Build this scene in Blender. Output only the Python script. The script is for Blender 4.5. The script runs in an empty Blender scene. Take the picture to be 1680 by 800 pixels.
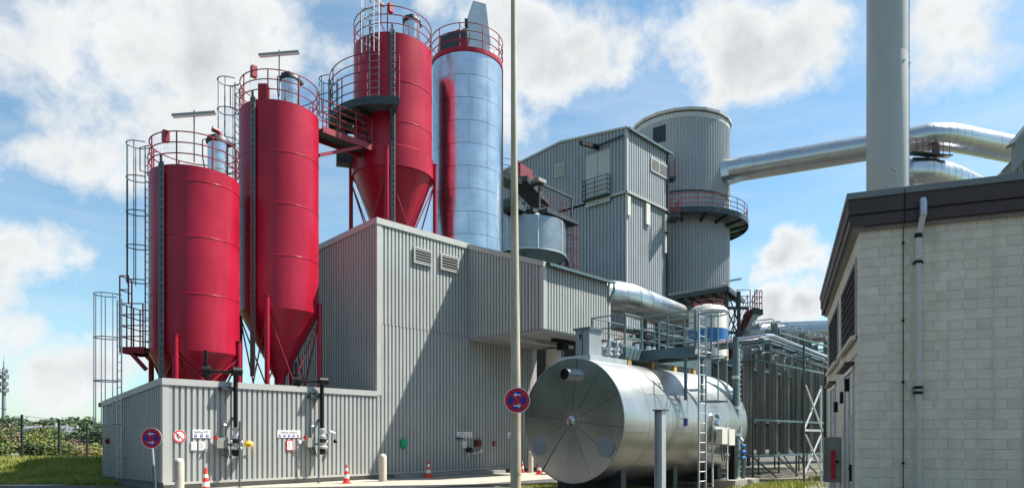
import bpy, math, random
from math import sin, cos, pi, radians, sqrt, atan2
from mathutils import Vector, Matrix
random.seed(7)
sc = bpy.context.scene
col = sc.collection
# ------------------------------------------------------------------ camera
F = 1120.0; HZ = 718.0; EYE = 1.6
cam_d = bpy.data.cameras.new('camera'); cam = bpy.data.objects.new('camera', cam_d); col.objects.link(cam)
cam.location = (0, 0, EYE); cam.rotation_euler = (pi/2, 0, 0)
cam_d.sensor_width = 36; cam_d.lens = 24.0; cam_d.shift_y = (HZ-400)/1680.0
cam_d.clip_start = 0.1; cam_d.clip_end = 5000
sc.camera = cam
# ------------------------------------------------------------------ light
SUNV = Vector((1.788, .455, 2.6)).normalized()
sl = bpy.data.lights.new('sun', 'SUN'); sl.energy = 5.0; sl.angle = radians(.53); sl.color = (1, .95, .87)
so = bpy.data.objects.new('sun', sl); col.objects.link(so); so.location = (40, 10, 60)
so.rotation_euler = (-SUNV).to_track_quat('-Z', 'Y').to_euler()
sc.view_settings.view_transform = 'Standard'; sc.view_settings.look = 'None'
sc.view_settings.exposure = 1.15; sc.view_settings.gamma = 1; sc.view_settings.use_curve_mapping = False

def dirp(px, py): return Vector(((px-840)/F, 1, (HZ-py)/F)).normalized()

def make_world():
    w = bpy.data.worlds.new('World'); sc.world = w; w.use_nodes = True
    nt = w.node_tree; N = nt.nodes; L = nt.links; N.clear()
    out = N.new('ShaderNodeOutputWorld'); bg = N.new('ShaderNodeBackground'); L.new(bg.outputs[0], out.inputs[0])
    bg.inputs[1].default_value = 0.05
    sky = N.new('ShaderNodeTexSky'); sky.sky_type = 'NISHITA'; sky.sun_disc = False
    sky.sun_elevation = math.asin(SUNV.z); sky.sun_rotation = atan2(SUNV.x, SUNV.y)
    sky.air_density = 1.0; sky.dust_density = .7; sky.ozone_density = 1.6
    tc = N.new('ShaderNodeTexCoord')
    def math_(op, a, b=None, c=None, clamp=False):
        n = N.new('ShaderNodeMath'); n.operation = op; n.use_clamp = clamp
        for i, v in enumerate((a, b, c)):
            if v is None: continue
            if isinstance(v, (int, float)): n.inputs[i].default_value = v
            else: L.new(v, n.inputs[i])
        return n.outputs[0]
    def vm(op, a, b, sc_=None):
        n = N.new('ShaderNodeVectorMath'); n.operation = op
        for i, v in enumerate((a, b)):
            if v is None: continue
            if isinstance(v, (tuple, Vector)): n.inputs[i].default_value = v
            else: L.new(v, n.inputs[i])
        if sc_ is not None: n.inputs['Scale'].default_value = sc_
        return n
    def noise(vec, scale, detail, rough=.55, dist=0):
        n = N.new('ShaderNodeTexNoise'); n.inputs['Scale'].default_value = scale; n.inputs['Detail'].default_value = detail
        n.inputs['Roughness'].default_value = rough; n.inputs['Distortion'].default_value = dist; L.new(vec, n.inputs['Vector']); return n
    D = tc.outputs['Generated']
    w1 = noise(D, 3.6, 6, .6); w1c = vm('SUBTRACT', w1.outputs['Color'], (.5, .5, .5))
    w1s = vm('SCALE', w1c.outputs[0], None, .24)
    DD = vm('ADD', D, w1s.outputs[0]).outputs[0]
    # (px, py, angular radius, weight) of the cloud masses
    blobs = [(170,70,.20,1.2),(300,70,.20,1.2),(400,60,.17,1.05),(470,30,.10,.7),(110,215,.10,.95),(190,215,.12,1.0),(290,210,.13,1.0),(370,190,.12,.9),(240,240,.10,.8),
             (345,280,.09,.5),(560,120,.09,.55),(60,60,.09,.6),(15,240,.05,.8),
             (25,425,.09,1.2),(75,420,.08,1.15),(120,440,.05,.9),(150,640,.10,1.1),(90,640,.12,1.15),(30,560,.09,.9),(20,640,.10,1.0),(210,620,.08,.9),
             (880,50,.12,1.3),(950,75,.11,1.3),(1010,70,.07,1.1),(880,130,.09,.8),(720,30,.09,.8),(745,90,.06,.5),
             (1140,40,.10,1.2),(1220,50,.13,1.35),(1320,50,.12,1.35),(1270,120,.075,1.2),(1350,105,.07,1.0),(1090,20,.08,.9),(1390,30,.07,1.0),
             (1320,415,.060,1.4),(1350,430,.05,1.2),(1275,440,.035,.9),(1290,510,.07,1.4),(1345,505,.06,1.3),(1245,520,.05,1.1),
             (1560,30,.12,.75),(1640,100,.10,.45)]
    acc = None
    for (px, py, r, wgt) in blobs:
        c = dirp(px, py)
        d = vm('DISTANCE', DD, tuple(c)).outputs['Value']
        m = math_('MULTIPLY_ADD', d, -wgt/r, wgt)
        acc = m if acc is None else math_('MAXIMUM', acc, m)
    # everywhere else: ordinary broken cumulus
    n2 = noise(D, 2.1, 4, .55); gen = math_('MULTIPLY_ADD', n2.outputs['Fac'], 3.0, -2.5)
    sep = N.new('ShaderNodeSeparateXYZ'); L.new(D, sep.inputs[0])
    behind = math_('MULTIPLY_ADD', sep.outputs['Y'], -4.0, 1.6, True)     # the half of the sky behind the viewer
    side = math_('MULTIPLY_ADD', math_('ABSOLUTE', sep.outputs['X']), 6.0, -4.0, True)
    high = math_('MULTIPLY_ADD', sep.outputs['Z'], 6.0, -3.9, True)
    el = math_('MAXIMUM', math_('MAXIMUM', behind, side), high)
    gen2 = math_('ADD', math_('MULTIPLY', gen, el), math_('MULTIPLY_ADD', el, 1.0, -1.0))
    acc = math_('MAXIMUM', acc, gen2)
    nf = noise(D, 7.0, 14, .60, .1)
    dens = math_('ADD', acc, math_('MULTIPLY_ADD', nf.outputs['Fac'], 2.3, -1.40))
    mask = N.new('ShaderNodeMapRange'); mask.interpolation_type = 'SMOOTHSTEP'
    L.new(dens, mask.inputs['Value']); mask.inputs['From Min'].default_value = .0; mask.inputs['From Max'].default_value = .62
    # thin veil
    mp = N.new('ShaderNodeMapping'); mp.inputs['Scale'].default_value = (1.6, 1.6, 9.0); L.new(D, mp.inputs[0])
    nv = noise(mp.outputs[0], 2.4, 9, .64)
    veil = math_('MULTIPLY_ADD', nv.outputs['Fac'], 1.5, -.55, True)
    m2 = math_('MAXIMUM', mask.outputs[0], math_('MULTIPLY', veil, .62))
    # thickness shading: dense middles turn grey
    thick = N.new('ShaderNodeMapRange'); L.new(dens, thick.inputs['Value'])
    thick.inputs['From Min'].default_value = .55; thick.inputs['From Max'].default_value = 1.15
    n4 = noise(DD, 6.5, 5, .5)
    th = math_('MULTIPLY', thick.outputs[0], math_('MULTIPLY_ADD', n4.outputs['Fac'], 2.4, -.5, True), None, True)
    cc = N.new('ShaderNodeMix'); cc.data_type = 'RGBA'
    cc.inputs[6].default_value = (8.1, 8.3, 8.35, 1); cc.inputs[7].default_value = (5.0, 5.4, 5.75, 1); L.new(th, cc.inputs[0])
    # slight cyan tint of the clear sky
    tint = N.new('ShaderNodeMix'); tint.data_type = 'RGBA'; tint.blend_type = 'MULTIPLY'; tint.inputs[0].default_value = 1
    tint.inputs[7].default_value = (1.30, 1.66, 1.62, 1); L.new(sky.outputs[0], tint.inputs[6])
    n5 = noise(DD, 15.0, 8, .6)
    lum = N.new('ShaderNodeMapRange'); L.new(n5.outputs['Fac'], lum.inputs['Value']); lum.inputs['From Min'].default_value = .35; lum.inputs['From Max'].default_value = .65
    lum.inputs['To Min'].default_value = .95; lum.inputs['To Max'].default_value = 1.04
    cl2 = vm('SCALE', cc.outputs[2], None); L.new(lum.outputs[0], cl2.inputs['Scale'])
    mx = N.new('ShaderNodeMix'); mx.data_type = 'RGBA'
    L.new(m2, mx.inputs[0]); L.new(tint.outputs[2], mx.inputs[6]); L.new(cl2.outputs[0], mx.inputs[7])
    L.new(mx.outputs[2], bg.inputs[0])
make_world()
# ------------------------------------------------------------------ measuring helpers
UX, UY = .6805, .7328          # direction along the main front wall (to the right, away)
NX, NY = -UY, UX               # direction into the main building
OX, OY = -10.627, 20.82        # its low left front corner
TH = atan2(UY, UX)
def S(u, v, z=0): return Vector((OX+u*UX+v*NX, OY+u*UY+v*NY, z))
def to_site(p): dx, dy = p[0]-OX, p[1]-OY; return (dx*UX+dy*UY, dx*NX+dy*NY, p[2] if len(p) > 2 else 0)
def at(px, py, Y): return Vector(((px-840)/F*Y, Y, EYE+(HZ-py)/F*Y))
def sat(px, py, Y): return Vector(to_site(at(px, py, Y)))
def hit(px, py, p0, d):
    t = (px-840)/F; a = (t*p0[1]-p0[0])/(d[0]-t*d[1]); D = p0[1]+a*d[1]; return a, EYE+(HZ-py)/F*D
def wall(px, py, v=0):         # point of the vertical plane v = const of the main building
    p = S(0, v); return hit(px, py, p, (UX, UY))
# ------------------------------------------------------------------ materials
M = {}
def mat(name, c, rough=.5, metal=0.0, var=.12, scale=3.0, bump=0.0, bscale=40.0, streak=0.0, c2=None, spec=.5, coat=0.0, stretch=(1,1,1)):
    m = bpy.data.materials.new(name); m.use_nodes = True; nt = m.node_tree; N = nt.nodes; L = nt.links
    b = N['Principled BSDF']; b.inputs['Roughness'].default_value = rough; b.inputs['Metallic'].default_value = metal
    b.inputs['Specular IOR Level'].default_value = spec; b.inputs['Coat Weight'].default_value = coat; b.inputs['Coat Roughness'].default_value = .15
    tc = N.new('ShaderNodeTexCoord'); geo = N.new('ShaderNodeNewGeometry')
    mp = N.new('ShaderNodeMapping'); mp.inputs['Scale'].default_value = stretch; L.new(geo.outputs['Position'], mp.inputs[0])
    n = N.new('ShaderNodeTexNoise'); n.inputs['Scale'].default_value = scale; n.inputs['Detail'].default_value = 6; n.inputs['Roughness'].default_value = .6
    L.new(mp.outputs[0], n.inputs['Vector'])
    r = N.new('ShaderNodeMapRange'); r.inputs['From Min'].default_value = .3; r.inputs['From Max'].default_value = .7; L.new(n.outputs['Fac'], r.inputs['Value'])
    mx = N.new('ShaderNodeMix'); mx.data_type = 'RGBA'
    d2 = c2 if c2 else tuple(min(1, x*(1+var)) for x in c); d1 = tuple(x*(1-var) for x in c) if not c2 else c
    mx.inputs[6].default_value = (*d1, 1); mx.inputs[7].default_value = (*d2, 1); L.new(r.outputs[0], mx.inputs[0])
    outc = mx.outputs[2]
    if streak > 0:
        mp2 = N.new('ShaderNodeMapping'); mp2.inputs['Scale'].default_value = (1.6, 1.6, .12); L.new(geo.outputs['Position'], mp2.inputs[0])
        n2 = N.new('ShaderNodeTexNoise'); n2.inputs['Scale'].default_value = 3.5; n2.inputs['Detail'].default_value = 5; L.new(mp2.outputs[0], n2.inputs['Vector'])
        r2 = N.new('ShaderNodeMapRange'); r2.inputs['From Min'].default_value = .5; r2.inputs['From Max'].default_value = .75
        r2.inputs['To Max'].default_value = streak; L.new(n2.outputs['Fac'], r2.inputs['Value'])
        m3 = N.new('ShaderNodeMix'); m3.data_type = 'RGBA'; m3.inputs[7].default_value = (c[0]*.45, c[1]*.45, c[2]*.42, 1)
        L.new(r2.outputs[0], m3.inputs[0]); L.new(outc, m3.inputs[6]); outc = m3.outputs[2]
    L.new(outc, b.inputs['Base Color'])
    rr = N.new('ShaderNodeMapRange'); rr.inputs['To Min'].default_value = max(.02, rough*.8); rr.inputs['To Max'].default_value = min(1, rough*1.25)
    L.new(n.outputs['Fac'], rr.inputs['Value']); L.new(rr.outputs[0], b.inputs['Roughness'])
    if bump > 0:
        nb = N.new('ShaderNodeTexNoise'); nb.inputs['Scale'].default_value = bscale; nb.inputs['Detail'].default_value = 4; L.new(geo.outputs['Position'], nb.inputs['Vector'])
        bp = N.new('ShaderNodeBump'); bp.inputs['Strength'].default_value = bump; bp.inputs['Distance'].default_value = .02
        L.new(nb.outputs['Fac'], bp.inputs['Height']); L.new(bp.outputs[0], b.inputs['Normal'])
    M[name] = m; return m
mat('cladding', (.39, .405, .39), .45, .04, .06, .8, streak=.24, spec=.2)
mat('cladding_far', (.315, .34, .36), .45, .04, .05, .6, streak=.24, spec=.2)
mat('flashing', (.43, .43, .405), .42, .1, .05, 2)
mat('red_paint', (.30, .003, .020), .32, 0, .16, .55, streak=.30, spec=.35, c2=(.40, .012, .040))
mat('red_steel', (.25, .007, .02), .42, 0, .12, 4)
mat('galvanised', (.60, .64, .68), .24, 1.0, .14, 1.2, streak=.12, bump=.05, bscale=1.6)
mat('galv_matt', (.55, .58, .59), .5, .75, .10, 3)
mat('steel_tank', (.52, .54, .54), .22, 1.0, .14, 1.2, bump=.02, bscale=2.2)
mat('steel_shell', (.43, .44, .43), .34, .86, .12, 1.2, bump=.02, bscale=2.2)
mat('duct_metal', (.46, .49, .50), .32, 1.0, .12, 1.2, bump=.04, bscale=2.5)
mat('galv_dull', (.26, .29, .30), .5, .3, .10, 3)
mat('tray_grey', (.12, .135, .14), .5, .3, .1, 3)
mat('drum_metal', (.28, .32, .34), .38, .9, .12, 1.5)
mat('dark_steel', (.05, .065, .07), .5, .5, .2, 3)
mat('blue_steel', (.10, .16, .17), .45, .4, .15, 3)
mat('red_dark', (.15, .012, .022), .5)
mat('maroon', (.10, .012, .02), .5)
mat('wood_leaf', (.025, .045, .016), .8, 0, .3, 1.0)
mat('black_pipe', (.008, .008, .008), .45, 0, .2, 5, spec=.3)
mat('dark_gap', (.01, .011, .012), .9)
mat('concrete', (.28, .27, .245), .85, 0, .14, 2.5, bump=.3, bscale=60)
mat('concrete_dark', (.20, .20, .185), .9, 0, .2, 2.5, bump=.3, bscale=30)
mat('asphalt', (.065, .063, .06), .9, 0, .16, 1.6, bump=.35, bscale=90)
mat('pave', (.35, .315, .26), .9, 0, .2, 1.4, bump=.2, bscale=70)
mat('bollard', (.50, .45, .37), .8, 0, .12, 5, bump=.2, bscale=60)
mat('pole_paint', (.55, .52, .40), .75, 0, .35, 3.5, bump=.2, bscale=25, c2=(.30, .27, .17), stretch=(1,1,.25))
mat('cone_orange', (.80, .06, .03), .5, 0, .08, 8)
mat('cone_white', (.80, .80, .78), .5, 0, .05, 8)
mat('white_paint', (.62, .60, .54), .5, 0, .05, 2, streak=.12)
mat('chimney_paint', (.37, .385, .37), .45, 0, .04, 1, streak=.08)
mat('white_brick', (.80, .73, .57), .75, 0, .10, 2.2, bump=.35, bscale=45, streak=.34)
mat('white_brick_b', (.82, .75, .60), .75, 0, .12, 3, bump=.35, bscale=45, streak=.22)
mat('white_brick_c', (.76, .69, .54), .75, 0, .12, 3, bump=.4, bscale=45, streak=.22)
mat('mortar', (.74, .68, .54), .9, 0, .1, 6, bump=.3, bscale=60)
mat('fascia', (.075, .052, .046), .5, .2, .2, 3, streak=.3)
mat('coping', (.20, .22, .21), .5, .3, .12, 3)
mat('door_paint', (.46, .47, .44), .45, 0, .05, 3)
mat('sign_white', (.82, .82, .82), .35, 0, .02, 5)
mat('sign_red', (.62, .015, .03), .35, 0, .04, 5)
mat('sign_blue', (.015, .04, .30), .35, 0, .04, 5)
mat('ink', (.03, .03, .03), .5)
mat('paper', (.75, .73, .71), .6, 0, .04, 20)
mat('green_plastic', (.01, .32, .16), .4)
mat('yellow', (.75, .40, .03), .45)
mat('band_blue', (.03, .16, .42), .4, 0, .05, 3)
mat('wood', (.48, .34, .10), .7, 0, .2, 9)
mat('fin', (.27, .285, .265), .45, .2, .2, 1.5, streak=.35)
mat('roof_dark', (.06, .07, .07), .7, 0, .2, 1)
mat('canopy', (.30, .31, .27), .6, .2, .15, 1)
mat('grass', (.065, .08, .028), .9, 0, .3, .8, c2=(.12, .12, .05), bump=.6, bscale=12)
mat('grass_blade', (.20, .28, .035), .7, 0, .3, .7, c2=(.46, .42, .11))
mat('gravel', (.06, .058, .052), .95, 0, .25, .5, bump=.4, bscale=8)
mat('soil', (.11, .095, .07), .95, 0, .35, 2, bump=.7, bscale=14)
mat('leaf', (.035, .08, .015), .6, 0, .4, 1.5, c2=(.14, .19, .03))
mat('leaf_yellow', (.16, .20, .025), .6, 0, .4, 1.5, c2=(.30, .26, .09))
mat('leaf_pink', (.30, .16, .15), .7, 0, .3, 2)
mat('leaf_far', (.045, .085, .04), .8, 0, .3, .05, c2=(.075, .115, .045))
mat('bark', (.12, .09, .06), .9, 0, .2, 8)
mat('hill', (.07, .11, .045), .95, 0, .3, .02)
mat('tower_far', (.20, .22, .24), .8, 0, .1, .1)
mat('house_wall', (.30, .29, .28), .8)
mat('house_roof', (.16, .17, .19), .7)
mat('glass_dark', (.015, .02, .02), .15, 0, .1, 2)
# ------------------------------------------------------------------ mesh builder
BASE = {}
class MB:
    def __init__(s): s.v = []; s.f = []
    def poly(s, pts):
        i = len(s.v); s.v += [tuple(p) for p in pts]; s.f.append(tuple(range(i, i+len(pts)))); return s
    def box(s, x0, x1, y0, y1, z0, z1):
        i = len(s.v); s.v += [(x, y, z) for z in (z0, z1) for y in (y0, y1) for x in (x0, x1)]
        s.f += [(i+a, i+b, i+c, i+d) for a, b, c, d in ((0,2,3,1),(4,5,7,6),(0,1,5,4),(2,6,7,3),(0,4,6,2),(1,3,7,5))]; return s
    def obox(s, cx, cy, ang, lx, ly, z0, z1):          # box turned by ang about z
        i = len(s.v); c, n = cos(ang), sin(ang)
        for z in (z0, z1):
            for y in (-ly/2, ly/2):
                for x in (-lx/2, lx/2): s.v.append((cx+x*c-y*n, cy+x*n+y*c, z))
        s.f += [(i+a, i+b, i+c_, i+d) for a, b, c_, d in ((0,2,3,1),(4,5,7,6),(0,1,5,4),(2,6,7,3),(0,4,6,2),(1,3,7,5))]; return s
    def beam(s, p0, p1, w, h=None):
        h = h or w; p0 = Vector(p0); p1 = Vector(p1); d = (p1-p0).normalized()
        a = d.cross(Vector((0, 0, 1)))
        if a.length < 1e-3: a = Vector((1, 0, 0))
        a.normalize(); b = a.cross(d); i = len(s.v)
        for p in (p0, p1):
            for (x, y) in ((-1,-1),(1,-1),(1,1),(-1,1)): s.v.append(tuple(p+a*(x*w/2)+b*(y*h/2)))
        s.f += [(i, i+3, i+2, i+1), (i+4, i+5, i+6, i+7)]+[(i+k, i+(k+1) % 4, i+4+(k+1) % 4, i+4+k) for k in range(4)]; return s
    def tube(s, pts, r, n=8, closed=False, caps=True):
        pts = [Vector(p) for p in pts]; k = len(pts); i0 = len(s.v); rr = r if isinstance(r, (list, tuple)) else [r]*k
        ref = None
        for j, p in enumerate(pts):
            if closed: t = pts[(j+1) % k]-pts[(j-1) % k]
            else: t = pts[min(j+1, k-1)]-pts[max(j-1, 0)]
            t.normalize()
            if ref is None: ref = Vector((0, 0, 1)) if abs(t.z) < .9 else Vector((1, 0, 0))
            a = (ref-t*ref.dot(t)).normalized(); ref = a; b = t.cross(a)
            for q in range(n):
                an = 2*pi*q/n; s.v.append(tuple(p+a*(cos(an)*rr[j])+b*(sin(an)*rr[j])))
        for j in range(k if closed else k-1):
            j2 = (j+1) % k
            for q in range(n):
                q2 = (q+1) % n; s.f.append((i0+j*n+q, i0+j*n+q2, i0+j2*n+q2, i0+j2*n+q))
        if caps and not closed:
            s.f.append(tuple(i0+q for q in range(n))[::-1]); s.f.append(tuple(i0+(k-1)*n+q for q in range(n)))
        return s
    def lathe(s, prof, n=32, cx=0, cy=0, a0=0.0, a1=2*pi, rf=None):
        full = abs(a1-a0-2*pi) < 1e-6; cnt = n if full else n+1; i0 = len(s.v)
        for (r, z) in prof:
            for q in range(cnt):
                a = a0+(a1-a0)*q/n; r_ = r if rf is None else r+rf(q); s.v.append((cx+r_*cos(a), cy+r_*sin(a), z))
        for j in range(len(prof)-1):
            for q in range(n):
                q2 = (q+1) % cnt; s.f.append((i0+j*cnt+q, i0+j*cnt+q2, i0+(j+1)*cnt+q2, i0+(j+1)*cnt+q))
        return s
    def arc(s, cx, cy, z, R, a0, a1, r, n=24, sides=6):
        return s.tube([(cx+R*cos(a0+(a1-a0)*k/n), cy+R*sin(a0+(a1-a0)*k/n), z) for k in range(n+1)], r, sides)
    def ring(s, cx, cy, z, R, r, n=40, sides=6):
        return s.tube([(cx+R*cos(2*pi*k/n), cy+R*sin(2*pi*k/n), z) for k in range(n)], r, sides, closed=True)
    def ribs(s, p0, p1, zb, zt, out, pitch=.18, depth=.062, groove=.07, sl=.008):
        """ribbed metal sheet from p0 to p1 (xy); zb, zt may be functions of distance; out = outward normal"""
        p0 = Vector(p0); p1 = Vector(p1); Ln = (p1-p0).length; d = (p1-p0)/Ln; o = Vector(out)
        zb_ = zb if callable(zb) else (lambda x: zb); zt_ = zt if callable(zt) else (lambda x: zt)
        xs = []; x = 0
        while x < Ln-1e-4:
            for (dx, k) in ((0, 1), (pitch-groove-sl, 1), (pitch-groove, 0), (pitch-sl, 0)):
                if x+dx < Ln: xs.append((x+dx, k))
            x += pitch
        xs.append((Ln, xs[-1][1]))
        i = len(s.v)
        for (x, k) in xs:
            p = p0+d*x+o*(depth*k-(depth-.035))
            s.v.append((p.x, p.y, zb_(x))); s.v.append((p.x, p.y, zt_(x)))
        for q in range(len(xs)-1): s.f.append((i+2*q, i+2*q+2, i+2*q+3, i+2*q+1))
        return s
    def build(s, name, m, parent=None, base=None, smooth=True, ang=32):
        b = Vector(base) if base is not None else (BASE[parent.name] if parent else Vector((0, 0, 0)))
        me = bpy.data.meshes.new(name); me.from_pydata([(x-b.x, y-b.y, z-b.z) for x, y, z in s.v], [], s.f)
        me.materials.append(M[m])
        if smooth:
            me.polygons.foreach_set('use_smooth', [True]*len(me.polygons)); me.set_sharp_from_angle(angle=radians(ang))
        me.update()
        o = bpy.data.objects.new(name, me); col.objects.link(o)
        if parent: o.parent = parent
        BASE[o.name] = b
        return o
def thing(name, label, cat, base, frame='site', group=None):
    """an Empty; its parts are given in the coordinates of its frame"""
    o = bpy.data.objects.new(name, None); col.objects.link(o); o.empty_display_size = .2
    b = Vector(base)
    if frame == 'site': o.location = S(b.x, b.y, b.z); o.rotation_euler = (0, 0, TH)
    elif frame == 'world': o.location = b
    else: f0, fa = frame; o.location = Vector(f0)+Matrix.Rotation(fa, 3, 'Z') @ b; o.rotation_euler = (0, 0, fa)
    o['label'] = label; o['category'] = cat
    if group: o['group'] = group
    BASE[o.name] = b; return o
def tag(o, label, cat, group=None):
    o['label'] = label; o['category'] = cat
    if group: o['group'] = group
    return o
def inst(name, mesh, parent, loc, rz=0, rot=None):
    """another part that shares a mesh; loc in the frame's coordinates"""
    o = bpy.data.objects.new(name, mesh); col.objects.link(o); o.parent = parent
    b = BASE[parent.name]; o.location = Vector(loc)-b; o.rotation_euler = rot if rot else (0, 0, rz); BASE[o.name] = Vector((0, 0, 0)); return o
_cache = {}
def shared(key, fn, m, smooth=True):
    k = (key, m)
    if k not in _cache:
        mb = MB(); fn(mb); me = bpy.data.meshes.new(key); me.from_pydata(mb.v, [], mb.f); me.materials.append(M[m])
        if smooth: me.polygons.foreach_set('use_smooth', [True]*len(me.polygons)); me.set_sharp_from_angle(angle=radians(32))
        _cache[k] = me
    return _cache[k]
def struct(name, mb, m, **k): o = mb.build(name, m, **k); o['kind'] = 'structure'; return o
def copy_tree(o, parent=None):
    c = o.copy(); col.objects.link(c)
    if parent: c.parent = parent
    BASE[c.name] = BASE.get(o.name, Vector((0, 0, 0)))
    for ch in list(o.children): copy_tree(ch, c)
    return c
# --- parts used again and again
def ladder(t, x, y, a, z0, z1, cz0=None, cz1=None, m='galv_matt', cm=None, w=.42, cr=.36, hoop=.95):
    """ladder at x,y whose climber's side faces direction a; cage from cz0 to cz1"""
    o = Vector((cos(a), sin(a), 0)); tn = Vector((-sin(a), cos(a), 0)); mb = MB(); c = Vector((x, y, 0)); cm = cm or m
    for s in (-1, 1): p = c+tn*(s*w/2); mb.beam((p.x, p.y, z0), (p.x, p.y, z1), .032, .05)
    L_ = mb.build('ladder', m, t)
    rm = shared('rung%.2f' % w, lambda q: q.tube([(0, -w/2, 0), (0, w/2, 0)], .014, 6), m)
    z = z0+.25
    while z < z1-.1: inst('rung', rm, L_, (x, y, z), a); z += .28
    if cz0 is not None:
        def hp(q):
            q.tube([(0, w/2, 0)]+[(.38+cr*cos(b), cr*sin(b), 0) for b in [radians(120-240*k/16) for k in range(17)]]+[(0, -w/2, 0)], .02, 6)
        hm = shared('cage_hoop%.2f' % w, hp, cm)
        z = cz1
        while z > cz0-.05: inst('cage_hoop', hm, L_, (x, y, z), a); z -= hoop
        for b in (-100, -50, 0, 50, 100):
            b = radians(b); p = c+o*(.38+cr*cos(b))+tn*(cr*sin(b))
            g = MB().beam((p.x, p.y, cz0), (p.x, p.y, cz1+.01), .03, .012); g.build('cage_bar', cm, L_)
    return L_
def ring_rail(t, cx, cy, z, R, a0, a1, h=1.08, rails=3, posts=8, m='red_steel', r=.022):
    full = abs(a1-a0-2*pi) < 1e-4; mb = MB()
    for k in range(rails):
        zz = z+h-k*h/rails
        if full: mb.ring(cx, cy, zz, R, r)
        else: mb.arc(cx, cy, zz, R, a0, a1, r, 28)
    g = mb.build('guard_rail', m, t)
    pm = shared('post%.2f' % h, lambda q: q.tube([(0, 0, 0), (0, 0, h)], .026, 6), m)
    for k in range(posts + (0 if full else 1)):
        a = a0+(a1-a0)*k/posts; inst('post', pm, g, (cx+R*cos(a), cy+R*sin(a), z))
    return g
def line_rail(t, pts, z, h=1.08, rails=3, step=1.3, m='red_dark', r=.02, name='guard_rail'):
    mb = MB()
    for k in range(rails):
        zz = h-k*h/rails
        mb.tube([(p[0], p[1], (p[2] if len(p) > 2 else z)+zz) for p in pts], r, 6)
    g = mb.build(name, m, t)
    pm = shared('post%.2f' % h, lambda q: q.tube([(0, 0, 0), (0, 0, h)], .026, 6), m)
    for i in range(len(pts)-1):
        a = Vector((*pts[i][:2], pts[i][2] if len(pts[i]) > 2 else z)); b = Vector((*pts[i+1][:2], pts[i+1][2] if len(pts[i+1]) > 2 else z))
        n = max(1, round((b-a).length/step))
        for k in range(n+(1 if i == len(pts)-2 else 0)): inst('post', pm, g, a.lerp(b, k/n))
    return g
def pipe_seams(t, name, pts, r, m, seam=1.3, sm=None, n=24):
    """sheet-metal duct with raised seam rings, in sections that are parts of their own"""
    pts = [Vector(p) for p in pts]
    # resample
    dense = []
    for i in range(len(pts)-1):
        L_ = (pts[i+1]-pts[i]).length; k = max(1, int(L_/seam+.5))
        for j in range(k): dense.append(pts[i].lerp(pts[i+1], j/k))
    dense.append(pts[-1])
    full = MB().tube(dense, r, n); o = full.build(name, m, t)
    for i in range(1, len(dense)-1):
        d = (dense[i+1]-dense[i-1]).normalized()*.02
        MB().tube([dense[i]-d, dense[i]+d], r*1.012, n).build('seam_ring', m, t)
    return o
def textmesh(txt, size, name, m, parent, loc, rot, align='CENTER', sx=1):
    c = bpy.data.curves.new('lettering', 'FONT'); c.body = txt; c.size = size; c.align_x = align; c.extrude = .0006
    o = bpy.data.objects.new('tmp', c); col.objects.link(o); bpy.context.view_layer.update()
    me = bpy.data.meshes.new_from_object(o.evaluated_get(bpy.context.evaluated_depsgraph_get())); bpy.data.objects.remove(o)
    me.materials.clear(); me.materials.append(M[m])
    q = bpy.data.objects.new(name, me); col.objects.link(q); q.parent = parent; q.location = Vector(loc)-BASE[parent.name]; q.rotation_euler = rot; q.scale = (sx, 1, 1)
    return q

# ================================================================== GROUND
def gh(x, y):
    b = max(0, min(1, (y-23.6)/4.6)); b = b*b*(3-2*b); s = max(0, min(1, (-13.2-x)/1.5))
    return .72*b*s*(1-max(0, min(.45, (y-28)/12)))
def build_ground():
    mb = MB()
    xs = [-3000, -900, -300, -120, -60]+[-50+i*1.25 for i in range(30)]+[-12, -6, 0, 10, 20, 40, 100, 400, 3000]
    ys = [-600, -100, -20, 0, 10, 20]+[22+i*.6 for i in range(24)]+[38, 42, 50, 70, 120, 300, 900, 3500]
    W = len(ys)
    for x in xs:
        for y in ys: mb.v.append((x, y, gh(x, y)+(.05*math.sin(x*1.7+y*2.1)*math.sin(y*1.3) if gh(x, y) > .05 else 0)))
    for i in range(len(xs)-1):
        for j in range(W-1): mb.f.append((i*W+j, (i+1)*W+j, (i+1)*W+j+1, i*W+j+1))
    return struct('ground', mb, 'grass')
build_ground()
def sheet(name, pts, z, m):
    mb = MB(); mb.poly([(p[0], p[1], z) for p in pts]); return struct(name, mb, m)
G = lambda u, v: tuple(S(u, v).to_2d())
sheet('road', [(-90, -30), (30, -30), G(30, -17), G(8.2, -17), G(8.2, -6.3), G(34, -6.3), G(34, -.2), G(-1.2, -.2), G(-1.2, 4.3), (-15.3, 23.45), (-90, 23.45)], .006, 'asphalt')
sheet('yard', [G(-3, 8.2), G(-3, 90), G(90, 90), G(90, -6.6), G(17.6, -6.2), G(17.6, 8.2)], .004, 'gravel')
sheet('yard', [G(22, -60), G(90, -60), G(90, -6.6), G(34.2, -6.6), G(22, -15.6)], .0035, 'gravel')
sheet('pavement', [G(-.6, -1.25), G(19.5, -1.25), G(19.5, 0), G(-.6, 0)], .014, 'pave')
sheet('apron', [G(1.0, -4.9), G(16, -4.9), G(19.5, -1.25), G(-.6, -1.25), G(-.6, -3.0)], .010, 'pave')
sheet('path', [(-90, 22.75), (-15.5, 22.75), (-15.1, 23.45), (-90, 23.6)], .011, 'pave')
sheet('soil', [G(8.5, -15.5), G(30, -15.5), G(30, -8.4), G(13.5, -8.2), G(8.5, -9.2)], .006, 'soil')
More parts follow.
